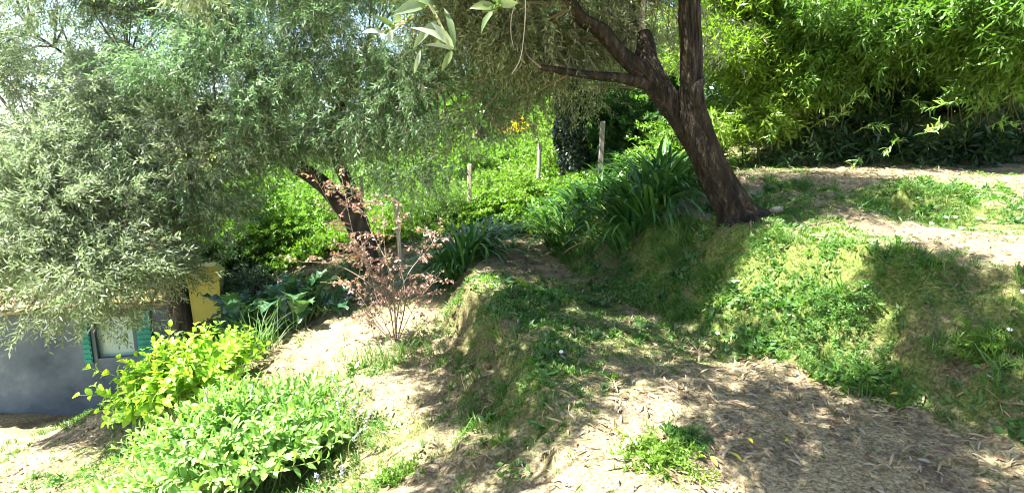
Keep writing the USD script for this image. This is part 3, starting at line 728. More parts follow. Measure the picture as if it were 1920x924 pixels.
# ------------------------------------------------------------------ trunk wrapped in ivy
rng = np.random.default_rng(15)
ivb = at(1076, 335, 12.3); ivb[2] = float(height(ivb[0], ivb[1])[0])
iv = thing('ivy_covered_tree', 'dark tree trunk wrapped in ivy behind the tall grey post', 'tree', ivb)
ivp = [ivb - [0, 0, .2], at(1076, 300, 12.3), at(1066, 250, 12.3), at(1068, 190, 12.3), at(1062, 120, 12.3), at(1060, 20, 12.3), at(1050, -100, 12.3)]
put(iv, 'trunk', tube(ivp, [.22, .2, .17, .17, .15, .12, .1], 16, 40, .2, 2, 1), M['bark_dark'], smooth=True)
C = spline(ivp, 400); n = 11000
k = rng.integers(0, 330, n); a = rng.uniform(0, 2 * math.pi, n); R_ = .20 + .09 * meshkit.noise(np.stack([np.cos(a) * 1.3, np.sin(a) * 1.3, C[k, 2] * 2.2], -1), 4) * 1.6 + rng.uniform(-.06, .07, n)
N_ = np.stack([np.cos(a), np.sin(a), .3 + 0 * a], -1)
put(iv, 'ivy', leaves(C[k] + N_ * R_[:, None], unit(rng.normal(size=(n, 3)) * .5 + [0, 0, -1]), unit(N_ + rng.normal(size=(n, 3)) * .5), rng.uniform(.06, .11, n), rng.uniform(.05, .09, n)), M['ivy'], kind='stuff')
lv, Cc, st = crown(im([(1040, 60, 12, .9), (1100, 100, 12.4, .6), (1020, 150, 12.2, .4), (1090, 20, 12, .9), (1100, 170, 12.6, .3)]), 14000, .12, .05, rng, droop=.3)
put(iv, 'crown', lv, M['shrub_mid'], kind='stuff')

# ------------------------------------------------------------------ background shrubs, trees and the hill's plants
def shrub(name, label, cat, blobs, n, L, W, mat, seed, foot=None, droop=.1, group=None, stems=5, **kw):
    r_ = np.random.default_rng(seed)
    B_ = im(blobs)
    f = np.mean([b[:3] for b in B_], 0)
    if foot:
        f = at(*foot)
    f = np.array([f[0], f[1], float(height(f[0], f[1])[0])])
    p = thing(name, label, cat, f, group)
    lv_, C_, st_ = crown(B_, n, L, W, r_, droop=droop, **kw)
    nodes = []
    for k in range(stems):
        e = C_[r_.integers(len(C_))]
        m_ = f + (e - f) * .5 + r_.normal(size=3) * .15
        put(p, 'stem', tube([f + r_.normal(size=3) * [.12, .12, 0] - [0, 0, .1], m_, e], [.035, .025, .008], 6, 10), M['twig'], smooth=True)
        nodes.append(spline([f, m_, e], 8))
    put(p, 'branches', join([boughs(C_, np.vstack(nodes), r_, .010, .8), stem_strips(st_, .003, r_)]), M['twig'], kind='stuff')
    put(p, 'crown', lv_, mat, kind='stuff')
    return p


shrub('leafy_shrub', 'dark glossy evergreen shrub right of the tall grey post', 'shrub', [(1180, 260, 12.5, .6), (1160, 310, 12, .4), (1215, 300, 12.3, .5), (1220, 220, 13, .7), (1150, 200, 13.2, .55), (1280, 260, 12.8, .7), (1180, 330, 11.6, .3), (1300, 320, 12.2, .4), (1110, 230, 13.4, .5), (1150, 280, 12.4, .45), (1250, 340, 11.4, .35), (1120, 300, 13, .35), (1240, 160, 13, .6), (1160, 150, 13.4, .5)], 38000, .10, .05, M['shrub_mid'], 41, (1200, 330, 12.3))
shrub('leafy_shrub', 'sunlit pale leafed shrub directly left of the leaning olive trunk', 'shrub', [(1255, 250, 11.2, .35), (1235, 280, 11, .3), (1275, 300, 10.8, .25)], 5000, .09, .045, M['shrub_bright'], 42, (1255, 330, 11))
shrub('leafy_shrub', 'bright green shrub between the left olive and the slanting trunk', 'shrub', [(500, 380, 11.5, .75), (450, 430, 11, .6), (540, 440, 11.5, .5), (490, 470, 11, .45), (560, 360, 12.5, .6), (410, 450, 10.8, .45), (590, 420, 12, .4)], 24000, .085, .04, M['shrub_bright'], 43, (500, 500, 11.5), density=16)
shrub('leafy_shrub', 'dark green shrub behind the yellow bin', 'shrub', [(430, 480, 10.8, .45), (400, 500, 10.6, .35), (470, 500, 10.6, .35)], 9000, .08, .04, M['shrub_mid'], 44, (430, 530, 10.7))
shrub('leafy_shrub', 'feathery light green bush behind the left agapanthus', 'shrub', [(800, 380, 10.6, .45), (770, 350, 11, .45), (830, 360, 11, .4), (790, 420, 10.3, .3), (835, 400, 10.4, .25), (740, 400, 10.8, .35)], 20000, .06, .016, M['shrub_bright'], 45, (795, 430, 10.6), density=20)
shrub('slope_shrub', 'sunny yellow green shrub on the slope between the two nearest round and pale posts', 'shrub', [(945, 345, 12.0, .38), (920, 365, 11.6, .3), (970, 370, 11.6, .3), (940, 395, 11, .22)], 16000, .075, .04, M['hill'], 81, (945, 400, 11.6), density=26)
shrub('slope_shrub', 'rounded bright shrub higher on the slope below the yucca', 'shrub', [(915, 300, 14.5, .45), (950, 310, 14, .42), (890, 320, 13.6, .38), (985, 300, 14.6, .4)], 16000, .085, .045, M['shrub_bright'], 82, (930, 340, 14), density=22)
shrub('slope_shrub', 'pale tall herb mass left of the ivy covered trunk', 'shrub', [(1030, 285, 14, .42), (1035, 320, 13.2, .36), (1010, 250, 15.5, .5), (1040, 345, 12.6, .26), (1000, 330, 13, .25)], 16000, .075, .038, M['hill'], 83, (1030, 350, 13.2), density=22)
shrub('slope_shrub', 'darker green shrub in the middle of the sunny slope', 'shrub', [(950, 285, 16, .4), (935, 270, 17, .4)], 7000, .09, .045, M['shrub_mid'], 84, (950, 300, 16), density=24)
shrub('slope_shrub', 'leafy green bushes high on the slope beside the yellow flowers', 'shrub', [(1000, 225, 18, .6), (1040, 210, 18.5, .6), (930, 235, 19, .6), (860, 245, 18.5, .7), (985, 205, 20, .8), (890, 215, 20.5, .8)], 18000, .11, .055, M['shrub_bright'], 85, (985, 250, 18.5))
shrub('background_tree', 'tall green tree rising behind the slanting forked trunk', 'tree', [(560, 250, 22, 1.6, .6), (640, 200, 22, 1.8, .7), (740, 330, 19, 1.2), (860, 200, 22, 2.0), (700, 400, 17, .8), (620, 400, 18, .9)], 26000, .16, .08, M['shrub_mid'], 46, (720, 430, 19))
shrub('background_tree', 'shaded tree mass filling the top centre behind the ivy trunk', 'tree', [(920, 150, 24, 1.8), (980, 100, 24, 2.2), (1080, 120, 23, 2), (1180, 120, 20, 2), (1260, 60, 20, 2), (1250, 180, 18, 1.4), (1120, 210, 20, 1.1), (1340, 120, 18, 1.6), (1000, 190, 24, 1.0), (1150, 10, 22, 2.4), (940, 20, 24, 2.4)], 42000, .18, .08, M['shrub_mid'], 47, (1110, 260, 22))
shrub('background_tree', 'distant tree seen low behind the left olive crown', 'tree', [(420, 380, 22, 1.6), (340, 420, 22, 1.3), (500, 330, 24, 1.6), (250, 420, 24, 1.6), (140, 440, 24, 1.6), (30, 450, 24, 1.6), (300, 350, 25, 1.8), (-60, 430, 24, 1.8)], 30000, .18, .09, M['shrub_bright'], 48, (300, 450, 23))
shrub('dome_shrub', 'dark rounded clipped shrub behind the acanthus leaves', 'shrub', [(488, 530, 9.6, .34), (465, 540, 9.5, .26), (515, 535, 9.5, .26)], 9000, .07, .02, M['shrub_dark'], 49, (488, 560, 9.5), density=60, droop=.6, spread=.08)

# yucca with a skirt of dead leaves, and the yellow broom beside it
rng = np.random.default_rng(16)
yc = at(905, 262, 17); yc[2] = float(height(yc[0], yc[1])[0])
yu = thing('yucca', 'small yucca with a brown dead skirt at the top of the sunny slope', 'yucca', yc)
yt = at(898, 232, 17)
put(yu, 'trunk', tube([yc - [0, 0, .1], (yc + yt) / 2 + [.05, 0, 0], yt], [.16, .14, .12], 10, 12, .2), M['bark_dark'], smooth=True)
def strap(A, az, elev, L, W, sag, nseg=7, fold=.25):
    u = np.linspace(0, 1, nseg + 1)
    h_ = np.array([math.cos(az), math.sin(az), 0.0])
    ang = elev - sag * u ** 1.4
    st_ = np.stack([np.cos(ang)[:, None] * h_ + np.sin(ang)[:, None] * np.array([0, 0, 1.0])], 0)[0]
    c = A + np.vstack([np.zeros(3), np.cumsum(st_[:-1] * L / nseg, 0)])
    s_ = np.array([-h_[1], h_[0], 0])
    nrm = np.cross(st_, s_)
    w = W / 2 * np.interp(u, [0, .15, .6, .85, 1], [.8, 1, .95, .6, .05])
    V = np.stack([c - s_ * w[:, None] + nrm * (-fold) * -w[:, None], c, c + s_ * w[:, None] + nrm * fold * w[:, None]], 1).reshape(-1, 3)
    i = np.arange(nseg)[:, None] * 3
    F = np.concatenate([i + np.array([0, 1, 4]), i + np.array([0, 4, 3]), i + np.array([1, 2, 5]), i + np.array([1, 5, 4])])
    return V, F
for k in range(46):
    put(yu, 'leaf', strap(yt, rng.uniform(0, 6.28), rng.uniform(-.2, 1.3), rng.uniform(.5, .9), .05, rng.uniform(.4, 1.2)), M['aga'][rng.integers(2, 4)])
put(yu, 'dead_skirt', join([strap(yt - [0, 0, .1], rng.uniform(0, 6.28), rng.uniform(-1.4, -.7), rng.uniform(.4, .6), .05, .4) for _ in range(60)]), M['litter_c'], kind='stuff')
yf = at(968, 262, 17.5); yf[2] = float(height(yf[0], yf[1])[0])
br = thing('flowering_broom', 'small bush covered in bright yellow flowers on the sunny slope', 'bush', yf)
lv, C, st = crown([(yf[0], yf[1], yf[2] + .18, .26)], 2500, .06, .035, rng, density=200, droop=-.2)
put(br, 'flowers', lv, M['yellow'], kind='stuff')
lv, C, st = crown([(yf[0], yf[1], yf[2] + .1, .28)], 1200, .07, .02, rng, density=200, droop=-.2)
put(br, 'leaves', lv, M['shrub_bright'], kind='stuff')

# ------------------------------------------------------------------ bamboo thicket on the right
def bamboo(label, blobs, n, mat, seed, culms, L=.15, W=.033):
    r_ = np.random.default_rng(seed)
    B_ = im(blobs)
    base = at(*culms[0]); base[2] = float(height(base[0], base[1])[0])
    p = thing('bamboo_clump', label, 'bamboo', base)
    nodes = []
    for (px, py, t_) in culms:
        for _ in range(4):
            c = at(px + r_.uniform(-40, 40), py, t_ + r_.uniform(-.4, .4)); c[2] = float(height(c[0], c[1])[0])
            e = np.array(B_[r_.integers(len(B_))][:3]) + r_.normal(size=3) * .3 + [0, 0, .6]
            m_ = c + (e - c) * .5 + [0, .25, .9]
            put(p, 'culm', tube([c - [0, 0, .1], m_, e], [.013, .011, .005], 6, 14), M['culm'], smooth=True)
            nodes.append(spline([c, m_, e], 10))
    lv_, C_, st_ = crown(B_, n, L, W, r_, per_twig=8, twig=.22, droop=.35, spread=.13, density=9, wild=.5)
    put(p, 'branches', join([boughs(C_, np.vstack(nodes), r_, .006, .9, .2), stem_strips(st_, .002, r_)]), M['stem'], kind='stuff')
    put(p, 'foliage', lv_, mat, kind='stuff')
    return p


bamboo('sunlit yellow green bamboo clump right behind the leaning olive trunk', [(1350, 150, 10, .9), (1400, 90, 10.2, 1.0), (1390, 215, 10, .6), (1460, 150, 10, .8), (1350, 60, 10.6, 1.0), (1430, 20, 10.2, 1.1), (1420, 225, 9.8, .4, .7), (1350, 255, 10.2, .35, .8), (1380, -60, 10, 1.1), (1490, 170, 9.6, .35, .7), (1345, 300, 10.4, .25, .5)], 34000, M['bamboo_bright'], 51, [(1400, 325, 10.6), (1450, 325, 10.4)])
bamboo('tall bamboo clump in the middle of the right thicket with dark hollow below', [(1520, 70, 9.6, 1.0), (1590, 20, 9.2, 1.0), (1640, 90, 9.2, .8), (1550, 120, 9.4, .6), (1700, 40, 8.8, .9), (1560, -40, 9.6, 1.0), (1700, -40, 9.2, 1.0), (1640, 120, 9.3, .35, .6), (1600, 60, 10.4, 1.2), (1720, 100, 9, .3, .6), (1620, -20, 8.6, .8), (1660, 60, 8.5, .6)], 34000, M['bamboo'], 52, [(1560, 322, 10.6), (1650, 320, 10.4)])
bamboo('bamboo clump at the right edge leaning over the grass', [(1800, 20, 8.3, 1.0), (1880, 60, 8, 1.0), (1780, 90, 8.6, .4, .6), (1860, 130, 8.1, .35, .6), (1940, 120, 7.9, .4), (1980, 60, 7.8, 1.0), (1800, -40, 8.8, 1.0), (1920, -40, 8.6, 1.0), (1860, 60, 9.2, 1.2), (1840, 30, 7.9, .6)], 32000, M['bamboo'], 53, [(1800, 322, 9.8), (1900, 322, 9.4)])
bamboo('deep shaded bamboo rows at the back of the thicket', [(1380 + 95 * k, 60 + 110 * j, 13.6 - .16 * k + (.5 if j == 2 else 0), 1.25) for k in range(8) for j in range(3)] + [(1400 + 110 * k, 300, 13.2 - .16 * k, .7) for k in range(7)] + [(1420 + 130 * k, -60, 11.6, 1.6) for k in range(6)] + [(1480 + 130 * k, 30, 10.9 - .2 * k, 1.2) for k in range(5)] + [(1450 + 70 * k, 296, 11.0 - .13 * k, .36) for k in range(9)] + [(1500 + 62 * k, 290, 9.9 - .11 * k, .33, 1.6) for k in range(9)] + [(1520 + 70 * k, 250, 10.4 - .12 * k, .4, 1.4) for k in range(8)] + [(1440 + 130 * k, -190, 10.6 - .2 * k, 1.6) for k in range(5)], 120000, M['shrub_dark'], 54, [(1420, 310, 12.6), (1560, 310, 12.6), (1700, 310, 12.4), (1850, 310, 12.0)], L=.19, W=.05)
# sprays that reach out of the thicket into the sun
rng = np.random.default_rng(17)
SPR = [((1690, 190), (1745, 205), 8.5), ((1840, 195), (1760, 200), 8.0), ((1600, 250), (1660, 240), 8.8), ((1790, 235), (1735, 250), 8.1), ((1620, 290), (1595, 325), 8.9), ((1700, 262), (1660, 285), 8.6), ((1560, 235), (1620, 175), 8.9), ((1520, 240), (1590, 215), 9.1), ((1880, 180), (1930, 200), 7.9), ((1850, 240), (1905, 235), 8.0), ((1480, 230), (1440, 260), 9.4), ((1660, 120), (1720, 90), 8.6), ((1820, 130), (1880, 110), 8.0), ((1760, 110), (1720, 130), 8.3)]
for k, (a, b_, dep) in enumerate(SPR):
    A, B_ = at(*a, dep + .5), at(*b_, dep)
    sp = thing('bamboo_spray', 'x', 'bamboo spray', A, 'bamboo sprays reaching out of the thicket')
    where = ('above the dark hollow', 'left of the right edge clump', 'at the middle of the hollow', 'hanging low on the right', 'lowest, just over the ground', 'low in the dark hollow', 'rising on the left of the hollow', 'at the left rim of the hollow', 'highest at the right edge', 'below at the right edge', 'beside the sunlit clump', 'high under the middle clump', 'high on the right', 'between the two right clumps')[k]
    tag(stage.GetPrimAtPath(sp), 'sunlit bamboo spray reaching out ' + where)
    M_ = (A + B_) / 2 + [0, 0, .08]
    put(sp, 'stem', tube([A, M_, B_], [.006, .004, .002], 5, 12), M['stem'], smooth=True)
    pts = spline([A, M_, B_], 15)[4:]
    for i, p in enumerate(pts):
        for s_ in range(2):
            D_ = unit(unit(B_ - A) * .8 + rng.normal(size=3) * .65 + [0, 0, -.25])
            put(sp, 'leaf', leaves([p], [D_], [unit(rng.normal(size=3) * .5 + [0, -.3, 1])], rng.uniform(.12, .19), rng.uniform(.02, .03), 'lance'), M['sage'][rng.integers(4)] if rng.random() < .6 else M['aga'][rng.integers(2, 4)])

# ------------------------------------------------------------------ agapanthus clumps
def agapanthus(label, c, n, rx, ry, seed, L=(.45, .75), W=(.035, .05), dead=4, bias=(0, 0)):
    r_ = np.random.default_rng(seed)
    f = np.array([c[0], c[1], float(height(c[0], c[1])[0])])
    p = thing('agapanthus', label, 'agapanthus', f)
    for k in range(n):
        a = r_.uniform(0, 2 * math.pi); q = math.sqrt(r_.uniform(0, 1))
        x, y = f[0] + rx * q * math.cos(a), f[1] + ry * q * math.sin(a)
        z = float(height(x, y)[0])
        az = a + r_.normal() * .7
        az = math.atan2(math.sin(az) + bias[1], math.cos(az) + bias[0])
        el = r_.uniform(.95, 1.5) - .5 * q * r_.uniform(0, 1)
        is_dead = k < dead
        put(p, 'leaf' if not is_dead else 'dead_leaf', strap(np.array([x, y, z - .03]), az, el if not is_dead else .3, r_.uniform(*L), r_.uniform(*W) * (.7 if is_dead else 1), r_.uniform(.9, 2.4)), M['aga_dead'] if is_dead else M['aga'][r_.integers(4)], smooth=True)
    return p


agapanthus('sunlit agapanthus clump left of the path end', at(868, 450, 8.6), 270, .42, .50, 61, (.7, 1.0), (.04, .055))
agapanthus('small dark agapanthus tuft beside the short round post', at(1003, 392, 10.6), 90, .22, .22, 62, (.6, .85))
agapanthus('dense agapanthus clump in front of the tall grey post', at(1095, 400, 9.1), 290, .62, .42, 63, (.62, .95), (.042, .058))
agapanthus('shaded agapanthus spilling down the right bank', at(1198, 450, 7.4), 270, .36, .42, 64, (.7, 1.05), (.04, .055), bias=(-.35, -.6))
agapanthus('tall bright agapanthus against the leaning olive trunk', at(1240, 392, 8.3), 240, .36, .36, 65, (.75, 1.05), (.042, .058))

# ------------------------------------------------------------------ sapling with reddish leaves
rng = np.random.default_rng(18)
sb = on_ground(742, 640)
sap = thing('red_leaved_sapling', 'thin multi stemmed sapling with pinkish red leaves on the lower terrace', 'sapling', sb)
sd = float((sb - EYE) @ FW)
ST = [[(742, 645), (738, 560), (722, 470), (716, 380)], [(748, 645), (745, 590), (762, 520), (800, 470), (830, 440)], [(738, 645), (715, 590), (690, 500), (650, 440), (590, 330)], [(735, 650), (705, 600), (660, 540), (600, 528)], [(730, 655), (702, 605), (690, 582)], [(745, 640), (760, 560), (748, 470), (757, 390)], [(740, 640), (722, 540), (672, 470), (640, 330)], [(746, 645), (780, 570), (820, 520)], [(738, 640), (720, 560), (640, 500), (560, 490)], [(741, 640), (735, 520), (690, 420), (676, 350)]]
SN = []
for k, pth in enumerate(ST):
    P = [sb - [0, 0, .05]] + [at(x, y, sd + rng.uniform(-.12, .12) + (j + 1) * rng.uniform(-.08, .08)) for j, (x, y) in enumerate(pth[1:])]
    r0 = (.016 if k in (0, 1, 5) else .010)
    put(sap, 'stem', tube(P, np.linspace(r0 * .62, .0025, len(P)), 7, 24, .1), M['sap_bark'], smooth=True)
    SN.append(spline(P, 40)[10:])
tw, placed = [], []
SN = np.vstack(SN)
for k in range(165):
    a = SN[rng.integers(len(SN))]
    e = a + unit(rng.normal(size=3) * [1, 1, .35] + [-.15, 0, .45]) * rng.uniform(.12, .36)
    tw.append(tube([a, (a + e) / 2 + [0, 0, .02], e], [.003, .002, .0012], 4, 6, cap=False))
    placed.append((a, e))
put(sap, 'twigs', join(tw), M['sap_bark'], kind='stuff')
allv = []
for (a, e) in placed:
    for j in range(13):
        b_ = a + (e - a) * rng.uniform(.2, 1.0)
        D_ = unit(unit(e - a) * .5 + rng.normal(size=3) * .7 + [0, 0, -.15])
        allv.append((b_, D_, unit(rng.normal(size=3) + [-.4, -.8, .9]), rng.uniform(.036, .058), rng.uniform(.019, .028)))
order = rng.permutation(len(allv))
for j in order[:300]:
    b_, D_, N_, l_, w_ = allv[j]
    ci = rng.choice(5, p=[.16, .3, .3, .14, .10])
    put(sap, 'leaf', leaves([b_], [D_], [N_], l_, w_, 'blade'), M['red'][ci], smooth=True)
rest = [allv[j] for j in order[300:]]
M['red_mix'] = leaf_mat('red_leaf_mix', [(.25, .14, .12), (.38, .26, .20), (.48, .39, .30), (.28, .22, .15), (.38, .17, .13)], trans=.3)
put(sap, 'small_leaves', leaves(*[np.array([r[i] for r in rest]) for i in range(5)], 'diamond'), M['red_mix'], kind='stuff')

# ------------------------------------------------------------------ broad-leaved lime shrub and sage in the foreground left
def leafy_bush(name, label, cat, f, tips, mats, stuffmat, seed, nodes_per_stem, L, W, pairs, shape, up_bias, stem_mat, stem_r=.007, stuff_extra=1.0, first=300, droop=0.0):
    r_ = np.random.default_rng(seed)
    f = np.array([f[0], f[1], float(height(f[0], f[1])[0])])
    p = thing(name, label, cat, f)
    lv_, stems_ = [], []
    for e in tips:
        a = f + r_.normal(size=3) * [.18, .18, 0]; a[2] = float(height(a[0], a[1])[0]) - .05
        m_ = a + (e - a) * .45 + np.array([0, 0, .12]) + r_.normal(size=3) * .05
        stems_.append(tube([a, m_, e], [stem_r, stem_r * .8, stem_r * .35], 5, 12, cap=False))
        P = spline([a, m_, e], 60)
        for k in range(nodes_per_stem):
            u = 1 - (k / nodes_per_stem) ** 1.15 * .62
            c = P[int(u * 59)]; D0 = unit(P[min(59, int(u * 59) + 1)] - P[int(u * 59) - 2])
            n0 = unit(np.cross(D0, r_.normal(size=3))); ph = k * 1.57
            for s_ in range(pairs):
                q = ph + s_ * 2 * math.pi / pairs + r_.normal() * .3
                n1 = np.cross(D0, n0)
                out = math.cos(q) * n0 + math.sin(q) * n1
                D_ = unit(out * (.55 + .5 * min(1, k / 3)) + D0 * .55 + np.array([0, 0, up_bias]) + r_.normal(size=3) * .18)
                N_ = unit(D0 * .8 + np.array([0, 0, .6]) - out * .4 + r_.normal(size=3) * .25)
                sc = (.55 + .45 * min(1, k / 2.5)) * r_.uniform(.75, 1.15)
                lv_.append((c, D_, N_, L * sc, W * sc, (c - EYE) @ FW))
    put(p, 'stems', join(stems_), stem_mat, kind='stuff')
    d_ = np.array([l[5] for l in lv_]) - 1.2 * np.array([l[0][2] for l in lv_]) + r_.uniform(0, .25, len(lv_))
    order_ = np.argsort(d_)
    for j in order_[:first]:
        c, D_, N_, l_, w_, _ = lv_[j]
        put(p, 'leaf', leaves([c], [D_], [N_], l_, w_, shape, droop), mats[r_.integers(len(mats))], smooth=True)
    rest_ = [lv_[j] for j in order_[first:]]
    put(p, 'leaves', leaves(*[np.array([q[i] for q in rest_]) for i in range(5)], shape, droop), stuffmat, kind='stuff', smooth=True)
    return p, f


def dome_tips(r_, c, rx, ry, top, n, low=.15):
    """Stem tips over a mounded bush with centre c."""
    out = []
    for _ in range(n):
        a = r_.uniform(0, 2 * math.pi); q = math.sqrt(r_.uniform(0, 1))
        x, y = c[0] + rx * q * math.cos(a), c[1] + ry * q * math.sin(a)
        zz = float(height(x, y)[0])
        hh = top * math.sqrt(max(0, 1 - .8 * q * q)) * r_.uniform(.72, 1.08)
        out.append(np.array([x, y, zz * .55 + c[2] * .45 + max(hh, low)]))
    return out


rng = np.random.default_rng(19)
M['lime_mix'] = leaf_mat('lime_leaf_mix', [(.24, .40, .05), (.34, .50, .06), (.44, .56, .07), (.28, .44, .07)], trans=.42)
lf = on_ground(315, 815)
lc = lf + np.array([.05, .35, 0])
lc[2] = lf[2]
tips = dome_tips(rng, lc, .88, .75, 1.0, 135)
tips += [at(320, 612, 6.0), at(345, 640, 6.0), at(225, 672, 6.0), at(170, 690, 5.9), at(180, 725, 5.8), at(290, 640, 6.0), at(400, 650, 6.2), at(425, 665, 6.2), at(150, 740, 5.8)]
leafy_bush('lime_shrub', 'bright lime green broad leaved shrub in front of the grey shed', 'shrub', lf + [0, .2, 0], tips, M['lime'], M['lime_mix'], 71, 6, .145, .08, 2, 'blade', .05, M['stem'], first=300, droop=.12)

M['sage_mix'] = leaf_mat('sage_leaf_mix', [(.18, .32, .09), (.26, .44, .11), (.35, .50, .14), (.36, .52, .20)], trans=.35, rough=.6, spec=.2)
sf = on_ground(455, 924) + np.array([0, .0, 0])
sc_ = sf + np.array([-.05, .05, 0])
sc_[2] = -.95
tips = dome_tips(rng, sc_, 1.10, .9, .78, 340)
sg, _f = leafy_bush('sage_bush', 'pale green sage bush with lavender flowers in the bottom left foreground', 'bush', sc_, tips, M['sage'], M['sage_mix'], 72, 7, .115, .040, 2, 'blade', .25, M['stem'], stem_r=.005, first=300)
FS = [((650, 770), (620, 700), 4.1), ((665, 780), (650, 722), 4.1), ((670, 790), (690, 735), 4.0), ((675, 800), (705, 762), 4.0), ((655, 780), (672, 742), 4.1), ((640, 790), (632, 745), 4.1), ((470, 750), (472, 722), 4.4), ((390, 755), (382, 725), 4.4), ((640, 895), (640, 872), 3.7), ((600, 910), (592, 888), 3.5), ((655, 830), (684, 800), 3.9), ((350, 845), (345, 825), 4.0)]
for k, (a, b_, dep) in enumerate(FS):
    A, B_ = at(*a, dep), at(*b_, dep)
    sp = put(sg, 'flower_spike', tube([A - [0, 0, .15], A, B_], [.004, .003, .002], 5, 10), M['stem'], smooth=True)
    pts = spline([A, B_], 34)[6:]
    n = len(pts)
    put(sp, 'petals', leaves(pts, unit(rng.normal(size=(n, 3)) * [1, 1, .4] + [0, 0, .3]), rand_dirs(rng, n), rng.uniform(.012, .022, n), rng.uniform(.009, .014, n)), M['lavender'], kind='stuff')

# ------------------------------------------------------------------ acanthus with big lobed leaves
def acanthus_leaf(A, D, N, L, W, droop, r_):
    D = unit(D); S = unit(np.cross(N, D)); N = np.cross(D, S)
    nl = 7
    us = np.linspace(0, 1, 2 * nl + 1)
    env = np.interp(us, [0, .12, .3, .6, .85, 1], [.10, .35, .8, 1, .6, 0])
    lob = np.where(np.arange(2 * nl + 1) % 2 == 1, 1.0, .48)
    rows = []
    for k, u in enumerate(us):
        c = A + D * L * u + N * L * .22 * math.sin(math.pi * u * .8) + np.array([0, 0, -droop * L * u * u])
        w = W / 2 * env[k] * lob[k] * r_.uniform(.85, 1.1)
        sh_ = D * L * .05 * (k % 2)
        wav = N * W * .06 * math.sin(k * 2.1)
        rows += [c - S * w + N * w * .25 + wav + sh_, c, c + S * w + N * w * .25 - wav + sh_]
    F = []
    for k in range(2 * nl):
        a = 3 * k
        F += [[a, a + 1, a + 4], [a, a + 4, a + 3], [a + 1, a + 2, a + 5], [a + 1, a + 5, a + 4]]
    return np.array(rows), F


rng = np.random.default_rng(20)
AC = [('acanthus plant with broad dark lobed leaves beside the dark dome shrub', (560, 612), 30, .75), ('acanthus plant at the left of the shaded clump near the yellow bin', (470, 640), 26, .7), ('acanthus plant in front, lowest of the shaded clump', (430, 668), 22, .55), ('acanthus plant at the right end by the forked trunk', (610, 585), 16, .5), ('acanthus plant furthest back under the olive trunk', (446, 612), 18, .5)]
for lab, (px, py), n, size in AC:
    f = on_ground(px, py)
    p = thing('acanthus', lab, 'acanthus', f)
    for k in range(n):
        az = rng.uniform(0, 2 * math.pi); el = rng.uniform(.35, 1.35)
        h_ = np.array([math.cos(az) * math.cos(el), math.sin(az) * math.cos(el), math.sin(el)])
        sl_ = size * rng.uniform(.25, .5)
        A = f + [rng.normal() * .1, rng.normal() * .1, -.02]; B_ = A + h_ * sl_
        lf_ = put(p, 'leaf', acanthus_leaf(B_, unit(h_ + [0, 0, -.35]), unit(np.array([0, 0, 1.0]) - h_ * .2 + rng.normal(size=3) * .15), size * rng.uniform(.65, 1), size * rng.uniform(.38, .5), rng.uniform(.15, .5), rng), M['acan'][rng.integers(3)], smooth=True)
        put(lf_, 'leaf_stalk', tube([A, B_], [.011, .007], 5, 3, cap=False), M['stem'])
gt = on_ground(490, 668)
tall = thing('grass_tussock', 'tall thin arching grass tussock beside the acanthus clump', 'grass', gt)
put(tall, 'blades', join([strap(gt + [rng.normal() * .08, rng.normal() * .08, -.02], rng.uniform(0, 6.28), rng.uniform(.9, 1.5), rng.uniform(.4, .8), .01, rng.uniform(.6, 1.6)) for _ in range(90)]), M['grass'], kind='stuff')
# weeds at the sapling's foot, and the fresh weed clump in the foreground
for lab, (px, py), r0, n in (('grassy weeds around the foot of the red leaved sapling', (760, 660), .28, 260), ('pale grass tuft left of the sapling foot', (690, 680), .2, 160)):
    f = on_ground(px, py); p = thing('weed_clump', lab, 'weeds', f)
    B_ = []
    for _ in range(n):
        x, y = f[0] + rng.normal() * r0, f[1] + rng.normal() * r0 * .8
        B_.append(strap(np.array([x, y, float(height(x, y)[0]) - .01]), rng.uniform(0, 6.28), rng.uniform(.7, 1.5), rng.uniform(.08, .24), .008, rng.uniform(.4, 1.6), 4))
    put(p, 'blades', join(B_), M['grass'], kind='stuff')
def feathery(lab, px, py, r0, n, mat):
    f = on_ground(px, py); p = thing('weed_clump', lab, 'weeds', f)
    B_, D_ = [], []
    for _ in range(n):
        a = rng.uniform(0, 6.28); el = rng.uniform(.15, 1.1); l_ = r0 * rng.uniform(.5, 1.2)
        h_ = np.array([math.cos(a) * math.cos(el), math.sin(a) * math.cos(el), math.sin(el)])
        o = f + np.array([rng.normal(), rng.normal(), 0]) * r0 * .25
        o[2] = float(height(o[0], o[1])[0])
        for u in np.linspace(.15, 1, 13):
            c = o + h_ * l_ * u - [0, 0, .3 * l_ * u * u]
            for s_ in range(3):
                B_.append(c); D_.append(unit(h_ * .5 + rng.normal(size=3) * .6))
    n_ = len(B_)
    put(p, 'fronds', leaves(B_, D_, rand_dirs(rng, n_) + [0, 0, 1.2], rng.uniform(.02, .045, n_), rng.uniform(.006, .013, n_)), mat, kind='stuff')
feathery('bright green feathery weed clump in the path foreground', 1235, 862, .20, 90, M['hill'])
feathery('smaller darker weed behind the bright feathery clump', 1278, 826, .13, 50, M['weed'])
feathery('leafy weed at the foot of the right bank', 1420, 640, .16, 50, M['weed'])
feathery('weed sprouting on the shaded part of the right bank', 1560, 600, .2, 60, M['weed'])
feathery('bright weed rosette on the right bank near the photo edge', 1830, 655, .18, 50, M['hill'])
feathery('low weed at the bottom edge below the sage', 745, 905, .16, 60, M['hill'])

